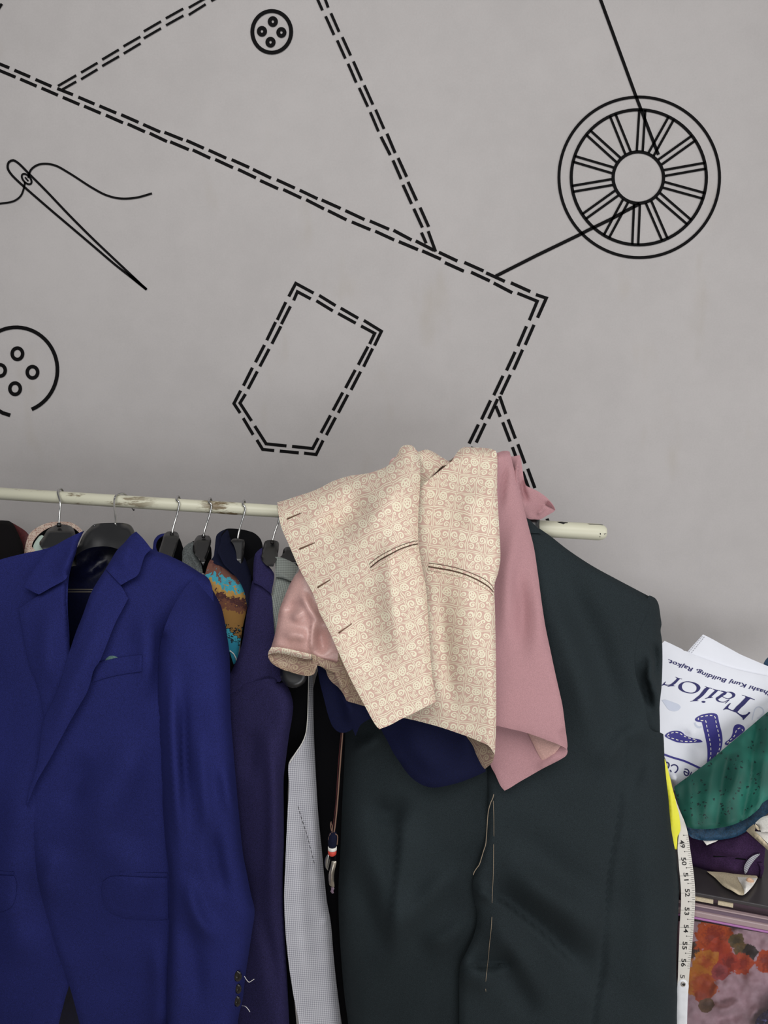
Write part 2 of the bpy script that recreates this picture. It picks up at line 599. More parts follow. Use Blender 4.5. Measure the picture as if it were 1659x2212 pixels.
def rail_paint(name, grime):
    m, nt, b = base(name, (205, 203, 182), .38, .45)
    x, y, z = obj_nodes(nt)
    st = N(noise_tex(nt, 26, 5, .75, stretch=(.35, 1.4, 1.4))); pa = N(noise_tex(nt, 4.5, 1))
    k = st.sm(.54, .63) * pa.sm(.40, .55) * grime
    nt.links.new(mix(nt, k, (207, 205, 184), (112, 96, 70)), b.inputs['Base Color'])
    return m

MAT = {}
MAT['wall'] = wall_paint('wall paint')
MAT['floor'] = plain('floor tile', (150, 142, 132), .4)
MAT['decal'] = plain('black vinyl', (14, 13, 14), .7, .08)
MAT['rail'] = rail_paint('cream rail enamel', 1.0)
MAT['rail_clean'] = rail_paint('cream sleeve enamel', .12)
MAT['black'] = plain('bare dark metal', (24, 22, 22), .6)
MAT['steel'] = plain('bright steel wire', (200, 200, 198), .25, .5, 1.0)
MAT['plastic'] = plain('black hanger plastic', (21, 21, 23), .34, .8)
MAT['navy'] = fabric('royal navy suiting', (31, 35, 86), .88, .12, .05, 900, .16)
MAT['navylin'] = fabric('dark blue satin lining', (15, 18, 46), .35, .45, .0, 300, .1)
MAT['ink2'] = fabric('deep navy waistcoat cloth', (14, 18, 48), .85, .15, .08, 900, .14)
MAT['pink2'] = fabric('darker dusty pink', (135, 94, 98), .85, .2, .1, 900, .05)  # darker tone of the dusty pink, for the small fold triangle
MAT['purple'] = fabric('purple navy suiting', (37, 34, 66), .9, .10, .05, 900, .22)
MAT['ink'] = fabric('ink navy suiting', (20, 23, 42), .9, .10, .04, 900, .16)
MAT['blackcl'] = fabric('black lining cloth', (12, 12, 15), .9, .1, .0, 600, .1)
MAT['velvet'] = fabric('black velvet', (14, 12, 13), .95, .1, .1, 600, .1)
MAT['wine'] = fabric('wine red lining', (70, 26, 28), .6, .3, .0, 300, .1)
MAT['charcoal'] = fabric('charcoal suiting', (35, 42, 45), .88, .14, .05, 1000, .16)
MAT['greywool'] = fabric('grey wool', (88, 92, 92), .95, .1, .2, 500, .2)
MAT['pink'] = fabric('dusty pink suiting', (174, 133, 137), .85, .15, .08, 900, .05)
MAT['pinklin'] = fabric('peach pink lining', (196, 156, 148), .55, .35, .0, 500, .05)
MAT['satin'] = fabric('pink satin lining', (200, 160, 153), .36, .6, .0, 500, .04, .08)
MAT['brocade'] = brocade('cream and pink brocade', (202, 168, 154), (235, 230, 203))
MAT['brocadeb'] = brocade('brocade seamy side', (140, 112, 100), (176, 158, 132))
MAT['brocadec'] = brocade('beige brocade', (152, 118, 108), (214, 200, 184), .012)
MAT['slit'] = fabric('pocket opening thread', (88, 66, 56), .9, .1, 0, 500, .1)
MAT['stitch'] = fabric('buttonhole thread', (150, 120, 102), .8, .2, 0, 900, .1)
MAT['check'] = checks('grey glen check', (196, 196, 202), (128, 128, 138))
MAT['stripe'] = checks('shaded grey stripe', (150, 156, 150), (84, 88, 86), .0026, .14, .45)  # darker stripe: shade on the upper waistcoat put into the colour
MAT['print'] = printed('painted print cotton')
MAT['mint'] = plain('mint lining', (176, 192, 182), .7)
MAT['thread'] = plain('beige basting thread', (150, 134, 114), .8)
MAT['whitethread'] = plain('white thread', (225, 222, 218), .7)
MAT['brownthread'] = plain('brown cord', (120, 92, 78), .8)
MAT['red'] = plain('red band', (196, 66, 52), .5)
MAT['white'] = plain('white band', (225, 222, 214), .5)
MAT['clip'] = plain('worn metal clip', (176, 168, 156), .32, .5, .85)
MAT['bag'] = plain('white non-woven bag', (222, 224, 232), .55, .35, var=.015)
MAT['print_blue'] = plain('indigo print', (54, 50, 128), .6)
MAT['print_dark'] = plain('dark blue print', (34, 32, 92), .6)
MAT['print_ghost'] = plain('show-through print', (196, 202, 218), .6)
MAT['bagstitch'] = plain('grey bag stitching', (160, 162, 168), .7)
MAT['green'] = green_cloth('green brocade silk')
MAT['teal'] = fabric('teal blue facing', (22, 58, 84), .6, .35, .2, 400, .2)
MAT['yellow'] = plain('yellow plastic', (226, 222, 56), .5, .4)
MAT['tape'] = plain('white measuring tape', (212, 208, 200), .45, .4, var=.02)
MAT['tapeend'] = plain('tape end tab', (222, 224, 228), .35, .5)
MAT['ink_black'] = plain('black tape print', (26, 24, 24), .6)
MAT['aubergine'] = fabric('aubergine cloth', (52, 33, 62), .9, .15, .1, 500, .14)
MAT['zigzag'] = checks('striped black and white braid', (178, 178, 186), (40, 40, 48), .0028, .0, .55)
MAT['cream'] = fabric('cream cotton', (198, 184, 158), .8, .2, .0, 500, .06)
MAT['whitecl'] = fabric('white cotton', (226, 222, 216), .8, .2, .0, 500, .04)
MAT['shell'] = plain('beige shell button', (196, 160, 132), .3, .5)
MAT['lid'] = plain('smoked plastic lid', (62, 58, 60), .28, .5)
MAT['frame'] = plain('mauve plastic frame', (112, 94, 108), .3, .5)
MAT['lip'] = plain('clear plastic lip', (168, 146, 148), .2, .5)
MAT['magenta'] = plain('magenta plastic edge', (170, 112, 168), .2, .5)
MAT['darkbtn'] = plain('dark horn button', (20, 17, 17), .06, .7)
MAT['foil'] = plain('blue foil', (36, 58, 112), .18, .6, .5, .0, .3)
MAT['sage'] = fabric('sage pocket lining', (78, 104, 100), .7, .25, 0, 500, .1)

def clear_plastic(name):
    m = bpy.data.materials.new(name); m.use_nodes = True
    nt = m.node_tree; nt.nodes.clear()
    out = nt.nodes.new('ShaderNodeOutputMaterial'); t = nt.nodes.new('ShaderNodeBsdfTransparent'); g = nt.nodes.new('ShaderNodeBsdfGlossy')
    t.inputs[0].default_value = (.93, .87, .90, 1); g.inputs['Roughness'].default_value = .12
    fz = nt.nodes.new('ShaderNodeFresnel'); fz.inputs[0].default_value = 1.45
    mx = nt.nodes.new('ShaderNodeMixShader')
    nt.links.new(fz.outputs[0], mx.inputs[0]); nt.links.new(t.outputs[0], mx.inputs[1]); nt.links.new(g.outputs[0], mx.inputs[2])
    nt.links.new(mx.outputs[0], out.inputs[0])
    return m
MAT['clear'] = clear_plastic('clear mauve plastic')
# ------------------------------------------------------------------ setting
def box_obj(name, lo, hi, mat):
    M = Mesh(); add_box(M, Vector((0, 0, 0)), EX, EY, EZ, lo[0], hi[0], lo[1], hi[1], lo[2], hi[2])
    return M.build(name, mat, smooth=False)
tag(box_obj('wall_back', (-2.2, 0, 0), (2.2, .12, 2.9), MAT['wall']), 'plain grey painted wall with black line drawings', kind='structure')
tag(box_obj('floor', (-2.2, -3.2, -.06), (2.2, .12, 0), MAT['floor']), 'plain tiled floor below the rail', kind='structure')

# ------------------------------------------------------------------ line drawings stuck on the wall
WD = WALL - 0.0002
def decal(name, label, M):
    return tag(M.build(name, MAT['decal'], smooth=False), label, 'wall drawing')

def segs(M, t, lst, w):
    for s in lst: stroke(M, Z(t, [tuple(s[i:i + 2]) for i in range(0, len(s), 2)]), w, WD)

M = Mesh()
segs(M, 'z1', [(-60, 252, 40, 293), (62, 303, 130, 332), (153, 343, 222, 373), (247, 382, 315, 409), (338, 419, 408, 449), (429, 457, 502, 488),
    (523, 495, 598, 528), (618, 537, 692, 570), (710, 571, 789, 603), (805, 606, 880, 640), (901, 648, 977, 683), (1000, 689, 1076, 723),
    (1092, 731, 1170, 769), (1195, 776, 1273, 812), (1294, 821, 1371, 858), (1389, 863, 1471, 900), (1491, 909, 1574, 948), (1597, 954, 1680, 990),
    (-60, 278, -25, 294), (-5, 303, 67, 333), (87, 341, 158, 372), (179, 380, 250, 411), (271, 420, 343, 451), (363, 458, 435, 489), (457, 497, 531, 530),
    (551, 535, 626, 569), (646, 575, 721, 611), (735, 612, 815, 646), (832, 647, 908, 683), (929, 688, 1006, 724), (1028, 731, 1105, 768),
    (1123, 779, 1201, 815), (1223, 818, 1301, 855), (1322, 862, 1399, 902), (1416, 909, 1496, 949), (1519, 958, 1600, 992), (1620, 998, 1702, 1036)], 6.8)
segs(M, 'z2', [(42, 994, 120, 1036), (138, 1040, 217, 1081), (238, 1089, 318, 1127), (348, 1133, 431, 1170), (442, 1178, 523, 1215), (549, 1221, 633, 1259),
    (657, 1272, 702, 1287, 664, 1372), (65, 1043, 148, 1078), (166, 1083, 247, 1119), (264, 1134, 346, 1171), (377, 1175, 458, 1213), (475, 1222, 555, 1264)], 7.1)
segs(M, 'w1', [(508, 270, 666, 334, 603, 486), (580, 534, 512, 692), (490, 738, 421, 886), (393, 928, 320, 1083), (294, 1124, 222, 1276), (197, 1316, 123, 1468),
    (640, 522, 570, 682), (549, 720, 478, 880), (451, 920, 377, 1077), (350, 1113, 279, 1270), (252, 1307, 180, 1460), (154, 1494, 128, 1556),
    (366, 1090, 415, 1232), (336, 1170, 371, 1255), (434, 1275, 492, 1428), (391, 1298, 450, 1452), (511, 1473, 568, 1626), (468, 1496, 524, 1648),
    (590, 1668, 647, 1822), (549, 1692, 603, 1838), (672, 1866, 725, 2010), (628, 1886, 682, 2030), (744, 2066, 790, 2190)], 6.9)
decal('jacket_outline_drawing', 'black double dashed jacket outline running from upper left down to the rail end', M)

M = Mesh(); WD = WALL - .0011
segs(M, 'z1', [(250, 371, 329, 325), (350, 313, 421, 271), (441, 257, 513, 214), (533, 200, 606, 158), (621, 135, 695, 92), (716, 79, 791, 37),
    (815, 33, 887, -8), (912, -22, 985, -64), (266, 388, 329, 352), (350, 342, 421, 299), (441, 285, 514, 243), (534, 231, 607, 187), (621, 165, 695, 122),
    (717, 109, 792, 67), (815, 64, 888, 18), (912, 4, 985, -38)], 5.2)
decal('lapel_drawing', 'left side of the lapel triangle, short black double dashes rising to the top edge', M)
M = Mesh()
segs(M, 'z1', [(1330, -100, 1350, -42), (1370, -6, 1392, 44), (1406, 70, 1442, 150), (1456, 174, 1491, 252), (1503, 275, 1538, 356), (1551, 379, 1588, 460), (1599, 484, 1634, 567),
    (1370, -100, 1392, -45), (1398, -20, 1417, 32), (1429, 57, 1464, 137), (1478, 160, 1514, 239), (1526, 265, 1562, 347), (1573, 368, 1610, 451), (1622, 473, 1658, 556)], 6.1)
segs(M, 'z2', [(-12, 590, 28, 669), (40, 692, 75, 773), (83, 798, 120, 880), (130, 901, 167, 982), (163, 1004, 183, 1050), (14, 577, 49, 660), (62, 682, 99, 763),
    (105, 785, 142, 866), (157, 896, 194, 979), (192, 998, 224, 1086)], 6.6)
decal('lapel_drawing', 'right side of the lapel triangle, black double dashes falling steeply from the top edge', M)

WD = WALL - .0002
M = Mesh()
segs(M, 'z3', [(1247, 81, 1277, 24, 1354, 66), (1378, 76, 1449, 120), (1471, 131, 1547, 175), (1571, 184, 1647, 231, 1617, 293), (1609, 305, 1570, 384), (1557, 405, 1516, 484),
    (1502, 505, 1461, 583), (1449, 603, 1409, 679), (1395, 702, 1365, 763, 1313, 757), (1290, 756, 1208, 748), (1184, 746, 1134, 741, 1109, 700), (1093, 678, 1050, 606),
    (1037, 584, 1010, 543, 1039, 487), (1051, 466, 1090, 388), (1103, 365, 1142, 290), (1152, 270, 1190, 191), (1197, 182, 1234, 105),
    (1268, 98, 1284, 60, 1342, 91), (1366, 99, 1437, 143), (1460, 154, 1536, 196), (1559, 208, 1618, 240, 1596, 286), (1589, 297, 1547, 376), (1534, 398, 1492, 476),
    (1480, 495, 1438, 573), (1427, 594, 1386, 670), (1374, 692, 1350, 737, 1261, 728), (1237, 726, 1149, 717, 1100, 640), (1086, 618, 1036, 541, 1060, 502),
    (1071, 480, 1111, 404), (1122, 383, 1162, 307), (1174, 285, 1213, 209), (1215, 200, 1254, 123)], 6.7)
decal('pocket_drawing', 'black double dashed pocket shape on the wall above the rail', M)

def ring(M, c, rx, ry, w, n=56): stroke(M, circle2d(c, rx, ry, n), w, WD, closed=True)
WD = WALL - .0011
M = Mesh()
c = (1381, 383); ring(M, c, 173.5, 173.5, 6.4, 96); ring(M, (1380, 383), 146, 146, 6.8, 80); ring(M, (1379, 383.5), 54.5, 55.5, 7, 56)
for k in range(14):
    a = math.radians(-90 + 3 + k * 360 / 14); ca, sa = math.cos(a), math.sin(a)
    for o in (-6.4, 6.4):
        stroke(M, [(1379 + ca * 57 - sa * o, 383.5 + sa * 57 + ca * o), (1380 + ca * 146 - sa * o, 383 + sa * 146 + ca * o)], 5.3, WD)
stroke(M, Z('z2', [(915, -50), (937, 0), (1012, 205), (1090, 418), (1112, 475), (1186, 668)]), 6.9, WD)
stroke(M, Z('z2', [(1105, 880), (1050, 908), (985, 944), (880, 995), (840, 1016), (660, 1103), (484, 1192)]), 7.2, WD)
decal('thread_spool_drawing', 'large black spoked thread spool drawing with its thread on the upper right', M)

M = Mesh()
ring(M, (587, 68.6), 42, 45, 8.4, 40)
for q in [(1178, 93), (1131, 135), (1215, 140), (1168, 182)]:
    q = Z('z1', [q])[0]; ring(M, q, 6.8, 7.4, 8.4, 24)
decal('button_drawing', 'small black button drawing with four filled holes at the top', M)

M = Mesh()
arc = [(35 + 89 * math.cos(math.radians(t)), 799 + 92 * math.sin(math.radians(t))) for t in range(-250, 72, 6)]
stroke(M, [(35 - 60, 799 + 70)] + arc[4:], 8, WD)
stroke(M, [(-16, 875), (-8, 884), (6, 892), (22, 897)], 8, WD)
for q in [(75, 328), (140, 408), (65, 479), (0, 400)]:
    q = Z('z3', [q])[0]; ring(M, q, 11.3, 12.3, 7.6, 28)
decal('big_button_drawing', 'big black button drawing cut off by the left edge, its rim worn at the bottom', M)

M = Mesh()
nd = [(632, 1250), (570, 1200), (500, 1145), (400, 1060), (300, 975), (200, 890), (70, 775), (45, 748), (33, 725), (38, 700), (57, 692), (76, 702), (130, 755), (200, 825), (300, 930), (400, 1030), (500, 1125), (590, 1210), (632, 1250)]
stroke(M, catmull(Z('z1', nd), 6), 5.0, WD)
fill(M, Z('z1', [(540, 1170), (575, 1192), (636, 1245), (634, 1252), (625, 1250), (566, 1203)]), WD)
stroke(M, circle2d(Z('z1', [(115, 773)])[0], 13.5, 7.5, 24, math.radians(48)), 4.2, WD, closed=True)
stroke(M, Z('z1', [(108, 765), (122, 782)]), 3.5, WD)
stroke(M, catmull(Z('z1', [(122, 768), (132, 735), (160, 713), (197, 707), (240, 715), (300, 748), (400, 812), (460, 843), (520, 857), (590, 853), (656, 835)]), 6), 4.6, WD)
stroke(M, catmull(Z('z1', [(108, 785), (103, 812), (90, 845), (60, 868), (0, 879), (-50, 885)]), 6), 4.2, WD)
decal('needle_drawing', 'black needle drawing with a curling thread on the left of the wall', M)
M = Mesh(); stroke(M, [(-14, 34), (4, 8)], 6, WD)
decal('line_drawing', 'short black line end at the top left corner of the wall', M)

# ------------------------------------------------------------------ rail
rail = thing('clothes_rail', 'cream enamelled clothes rail running across the wall, paint scratched', 'rail', P(829, 1112, 1.30))
RA, RB = P(-420, 1039.3, 1.352), P(1306, 1149.5, 1.27)
def rail_at(px):
    """rail axis point under pixel column px"""
    a = (px - CX0) / FPX
    lo, hi = 0.0, 1.0
    for _ in range(40):
        m = (lo + hi) / 2; q = RA.lerp(RB, m)
        ax = (q.y + WALL) * CP - (q.z - CAMZ) * SP
        if q.x / ax < a: lo = m
        else: hi = m
    return RA.lerp(RB, lo)
M = Mesh(); add_tube(M, [RA, rail_at(1180)], .0108, 24); M.build('rail_tube', MAT['rail'], rail)
RS = rail_at(880) + Vector((0, 0, -.0012)); RE = RB + Vector((0, 0, -.0005)); ax = (RE - RS).normalized()
M = Mesh(); R2 = .0141
pts = [RS, RS.lerp(RE, .5), RE - ax * .013]; rad = [R2] * 3
for k in range(1, 7):
    t = k / 6 * math.pi / 2 * .98
    pts.append(RE - ax * .013 + ax * .0165 * math.sin(t)); rad.append(R2 * (math.cos(t) ** .55))
add_tube(M, pts, rad, 28); M.build('outer_tube', MAT['rail_clean'], rail)
def on_sleeve(off):
    def f(x, y):
        out = []
        for u, v in zip(np.atleast_1d(x), np.atleast_1d(y)):
            o = Vector((0, -WALL, CAMZ)); dr = (P(u, v, 1.0) - o).normalized()
            w = o - RS
            a = dr - ax * dr.dot(ax); b = w - ax * w.dot(ax)
            A, B, C = a.dot(a), 2 * a.dot(b), b.dot(b) - R2 * R2
            D = max(0, B * B - 4 * A * C); t = (-B - math.sqrt(D)) / (2 * A)
            out.append((o + dr * t).y + WALL - off)
        return np.array(out)
    return f
for ch in ([(628, 356), (700, 352), (800, 366), (806, 376), (760, 380), (733, 394), (700, 382), (660, 374)], [(1120, 386), (1200, 388), (1375, 402), (1380, 407), (1200, 398), (1160, 398)],
           [(1326, 540), (1342, 540), (1345, 560), (1330, 566)], [(1395, 550), (1430, 546), (1432, 556), (1410, 558), (1402, 566), (1396, 560)], [(1320, 596), (1333, 592), (1334, 602), (1324, 605)]):
    M = Mesh(); fill(M, Z('v7', ch), on_sleeve(.0002), .0003, 2.0); M.build('paint_chip', MAT['black'], rail, label='dark chip in the enamel')
# wall brackets, out of sight behind the hanging clothes and beyond the left edge
for px in (740, -390):
    q = rail_at(px); M = Mesh()
    add_tube(M, [q, Vector((q.x, q.y + .08, q.z)), Vector((q.x, -.008, q.z))], .007, 12)
    add_tube(M, [Vector((q.x, -.008, q.z)), Vector((q.x, 0, q.z))], .017, 20)
    M.build('bracket', MAT['rail_clean'], rail)
# loose end of thread hanging under the rail
M = Mesh(); add_tube(M, path3([P(284, 1096, 1.325), P(287, 1101, 1.32), P(289.5, 1102.5, 1.32), P(289, 1099, 1.32)]), .0007, 6)
M.build('wire_end', MAT['black'], rail)

# ------------------------------------------------------------------ hangers
def hanger(label, loc): return thing('clothes_hanger', label, 'hanger', loc, 'black clothes hangers on the rail')

def hook(parent, px_top, pts, front=.0125, back=.02):
    """steel hook: over the rail behind, then down along the pixel path (px, py, d)"""
    q = rail_at(px_top); r = .0108 + .0034
    path = [q + Vector((.002, r * 1.05, -.010)), q + Vector((.001, r * 1.0, .002)), q + Vector((0, r * .55, r * .9)), q + Vector((0, 0, r * 1.06)), q + Vector((0, -r * .75, r * .75))]
    for a_, b_, d_ in pts: path.append(P(a_, b_, min(d_, rail_at(a_).y + WALL - .0140)))
    M = Mesh(); add_tube(M, path3(path, 5), .0017, 8)
    return M.build('hook', MAT['steel'], parent)

def block(ytop, dtop, ylip, dlip, ybot, dbot, sides=None, R=5, a=.006):
    def f(x, y):
        y = np.asarray(y, float)
        t = np.clip((y - ytop) / (ylip - ytop), 0, 1); s = np.clip((y - ylip) / (ybot - ylip), 0, 1)
        d = dtop + (dlip - dtop) * t + (dbot - dlip) * s
        return d
    return plus(f, *[edge(s, R, a) for s in (sides or [])])

def arm_head(parent, outline, ytop, dtop, ylip, dlip, ybot, dbot, sides, R=6, a=.012, thick=.025, name='shoulder_arm', mat='plastic'):
    return solid(name, outline, block(ytop, dtop, ylip, dlip, ybot, dbot, sides, R, a), MAT[mat], parent, thick=thick, step=3.5, roll=.0)

# far left, black garment and hanger
h = hanger('black hanger at the left edge holding the black velvet jacket', P(-5, 1140, 1.30))
arm_head(h, [(-40, 1126), (0, 1124), (12, 1124.5), (21, 1126), (29, 1133), (35, 1144), (44, 1163), (50, 1179), (50, 1215), (-60, 1220), (-56, 1150)], 1124, 1.31, 1133, 1.28, 1215, 1.22,
         [[(21, 1126), (29, 1133), (35, 1144), (44, 1163), (50, 1179), (50, 1215)]], 10, .02, name='shoulder_arm', mat='velvet')
hook(h, -12, [(-12, 1085, 1.312), (-14, 1110, 1.31), (-15, 1126, 1.305)])
# cream brocade coat's hanger
h = hanger('black hanger inside the pale woven collar, left of the blazer', P(125, 1150, 1.28))
arm_head(h, Z('v5', [(640, 483), (730, 484), (800, 505), (828, 540), (850, 620), (860, 760), (500, 790), (440, 700), (445, 678), (480, 630), (530, 545), (590, 505)]), 1133, 1.30, 1149, 1.265, 1185, 1.24,
         [Z('v5', [(440, 700), (445, 678), (480, 630), (530, 545), (590, 505)]), Z('v5', [(800, 505), (828, 540), (850, 620)])], 9, .015)
M = Mesh(); add_tube(M, [P(127.5, 1137, 1.282), P(127.5, 1131, 1.285)], .0036, 12); M.build('hook_socket', MAT['plastic'], h)
hook(h, 131, [(130, 1085, 1.30), (129.5, 1105, 1.295), (128, 1120, 1.29), (127.5, 1135, 1.284)])
# navy blazer's hanger
h = hanger('wide black hanger carrying the royal blue blazer', P(230, 1165, 1.24))
NH = [(158, 1206), (163, 1192), (172, 1173), (180, 1156), (195, 1139), (203, 1133), (211, 1131), (240, 1129.5), (268, 1130), (279, 1133), (286, 1139), (291, 1150), (300, 1175), (300, 1200), (275, 1195), (256, 1186.5), (238, 1181.5), (223, 1180), (202, 1182), (187, 1186), (168, 1197)]
solid('shoulder_plate', NH, plus(tps([(225, 1130, 1.262), (225, 1150, 1.235), (225, 1182, 1.225), (165, 1200, 1.21), (300, 1190, 1.21), (200, 1150, 1.235), (260, 1150, 1.235)]),
      edge([(268, 1130), (279, 1133), (286, 1139), (291, 1150), (300, 1175)], 12, .02), edge([(172, 1173), (180, 1156), (195, 1139), (211, 1131)], 8, .012), ripple(.0015, 30, 3)), MAT['plastic'], h, thick=.03, step=4, roll=0)
solid('shoulder_arm', [(300, 1168), (340, 1200), (400, 1232), (436, 1252), (436, 1275), (380, 1262), (300, 1215)], tps([(300, 1190, 1.235), (370, 1235, 1.235), (436, 1262, 1.225)]), MAT['plastic'], h, thick=.016, step=6)
solid('shoulder_arm', [(165, 1190), (165, 1222), (60, 1240), (-30, 1262), (-34, 1242), (60, 1215), (140, 1190)], tps([(165, 1205, 1.235), (60, 1228, 1.235), (-30, 1252, 1.225)]), MAT['plastic'], h, thick=.016, step=6)
M = Mesh(); add_tube(M, [P(100, 1273, 1.21), P(330, 1274.5, 1.21)], .0012, 8); M.build('trouser_bar', MAT['clip'], h)
M = Mesh(); add_tube(M, [P(100, 1278, 1.205), P(330, 1279.5, 1.205)], .0012, 8); M.build('trouser_bar', MAT['clip'], h)
for x in (100, 330):
    M = Mesh(); add_tube(M, path3([P(x, 1215, 1.228), P(x, 1250, 1.222), P(x, 1275, 1.2075)]), .0016, 8); M.build('bar_stem', MAT['plastic'], h)
qr = rail_at(258); r = .0130
path = [qr + Vector((.014, r * .9, -.004)), qr + Vector((.012, r * .8, .006)), qr + Vector((.006, r * .2, r * 1.02)), qr + Vector((-.001, -r * .45, r * .95)),
        P(249.5, 1072, 1.306), P(247, 1081, 1.30), P(247, 1095, 1.285), P(249, 1112, 1.268), P(250, 1124, 1.258), P(249, 1133, 1.25)]
M = Mesh(); add_tube(M, path3(path, 6), .0017, 10); M.build('hook', MAT['steel'], h)
# five end-on hangers
def end_on(label, outline, ytop, ylip, ybot, sides, hookpts, top, d=(1.295, 1.272, 1.225), sock=None):
    h = hanger(label, P(sum(p[0] for p in outline) / len(outline), ybot, d[1]))
    arm_head(h, outline, ytop, d[0], ylip, d[1], ybot, d[2], sides)
    if sock:
        M = Mesh(); add_tube(M, [P(sock[0], sock[1] + 2, (d[0] + d[1]) / 2), P(sock[0], sock[1] - 1.5, (d[0] + d[1]) / 2 - .002)], .0032, 12); M.build('hook_socket', MAT['ink_black'], h)
    hook(h, top, hookpts)
    return h
ol = Z('y2', [(190, 440), (210, 430), (295, 433), (318, 455), (326, 490), (300, 590), (265, 700), (200, 720), (110, 650), (125, 600), (150, 520), (168, 460)])
end_on('black hanger in the dark navy collar, first to the right of the blazer', ol, 1148, 1159, 1205, [Z('y2', [(110, 650), (125, 600), (150, 520), (168, 460)]), Z('y2', [(318, 455), (326, 490), (300, 590), (265, 700)])],
       [(387, 1085, 1.305), (385.5, 1098, 1.302), (381, 1117, 1.298), (375, 1137, 1.29), (371.5, 1153, 1.283)], 385, sock=(371, 1153))
ol = Z('y2', [(520, 478), (545, 468), (640, 474), (660, 500), (664, 540), (640, 640), (610, 720), (580, 790), (540, 720), (480, 660), (470, 600), (490, 520)])
end_on('black hanger above the grey wool collar, second to the right of the blazer', ol, 1156, 1168, 1215, [Z('y2', [(480, 660), (470, 600), (490, 520), (520, 478)]), Z('y2', [(660, 500), (664, 540), (640, 640), (610, 720)])],
       [(456.5, 1090, 1.30), (455, 1103, 1.298), (449, 1124, 1.294), (442, 1146, 1.288), (439.5, 1158, 1.282)], 454, sock=(439.5, 1158))
ol = Z('y2', [(890, 508), (930, 503), (1010, 518), (1018, 540), (1012, 640), (1000, 800), (940, 800), (925, 640), (895, 560), (870, 530)])
end_on('black hanger down inside the tall ink navy collar', ol, 1163, 1168, 1210, [Z('y2', [(1018, 540), (1012, 640), (1000, 800)])],
       [(529.5, 1096, 1.296), (528, 1108, 1.294), (522, 1128, 1.29), (516, 1150, 1.285), (513.5, 1164, 1.28)], 527, d=(1.29, 1.275, 1.25))
ol = Z('v6', [(150, 110), (200, 85), (330, 78), (440, 98), (490, 130), (505, 180), (505, 250), (485, 400), (470, 520), (410, 640), (360, 760), (210, 740), (20, 545), (60, 400), (100, 260), (120, 170)])
end_on('black hanger with grey rim in the purple navy collar beside the brocade waistcoat', ol, 1167, 1183, 1222, [Z('v6', [(20, 545), (60, 400), (100, 260), (120, 170)]), Z('v6', [(490, 130), (505, 180), (505, 250), (485, 400)])],
       [(603.5, 1106, 1.292), (603, 1117, 1.29), (600.5, 1131, 1.288), (593, 1152, 1.282), (588.5, 1170, 1.276)], 603, d=(1.285, 1.262, 1.215), sock=(588, 1171))
ol = Z('v6', [(600, 400), (620, 320), (660, 272), (720, 255), (790, 262), (860, 330), (960, 480), (1000, 760), (760, 700), (520, 520), (580, 470)])
h = end_on('black hanger of the checked waistcoat, rounded end showing under the pink lining', ol, 1181, 1190, 1215, [Z('v6', [(600, 400), (620, 320), (660, 272)])], [(640, 1110, 1.288), (640, 1130, 1.286), (637, 1150, 1.28), (634, 1184, 1.27)], 641, d=(1.28, 1.265, 1.24))
solid('arm_tip', [(604, 1425), (664, 1425), (664, 1460), (661, 1470), (655, 1478), (645, 1484), (635, 1486), (623, 1483.5), (613, 1476), (607, 1466), (605, 1452)],
      plus(tps([(604, 1425, 1.135), (635, 1425, 1.122), (664, 1425, 1.132), (635, 1486, 1.112), (607, 1466, 1.124), (661, 1468, 1.122)]), edge([(604, 1425), (605, 1452), (613, 1476), (635, 1486), (655, 1478), (664, 1460), (664, 1425)], 9, .008)), MAT['plastic'], h, thick=.02, step=4, roll=0)
# charcoal blazer's hanger neck over the rail
h = hanger('black hanger neck at the charcoal blazer collar beside the rail end', P(1155, 1135, 1.25))
solid('shoulder_arm', [(1140, 1119), (1150, 1121), (1166, 1120.5), (1165.5, 1140), (1168, 1155), (1180, 1175), (1120, 1175), (1120, 1130)], plus(tps([(1140, 1120, 1.248), (1166, 1121, 1.248), (1150, 1140, 1.24), (1150, 1175, 1.235)]), edge([(1166, 1120), (1165, 1142)], 6, .006)), MAT['plastic'], h, thick=.008, step=5)
# ------------------------------------------------------------------ left-hand garments
# black velvet jacket at the left edge
g = thing('velvet_jacket', 'black velvet jacket with a dark red collar edge at the left edge of the rail', 'jacket', P(0, 1500, 1.27))
solid('collar', [(24, 1128), (33, 1133), (48, 1142), (56, 1148), (62, 1155), (60, 1167), (56, 1180), (52, 1196), (40, 1200), (30, 1160)], tps([(24, 1128, 1.32), (62, 1155, 1.30), (52, 1196, 1.285), (30, 1160, 1.30)]), MAT['wine'], g, step=5, label='dark red collar')
solid('body', [(-90, 1190), (-50, 1178), (0, 1172), (40, 1185), (53, 1192), (58, 1230), (64, 1500), (60, 1700), (-110, 1700), (-130, 1400)], tps([(0, 1180, 1.275), (0, 1500, 1.29), (60, 1500, 1.295), (-90, 1500, 1.295), (50, 1190, 1.285)]), MAT['velvet'], g, back=1.34, step=16)

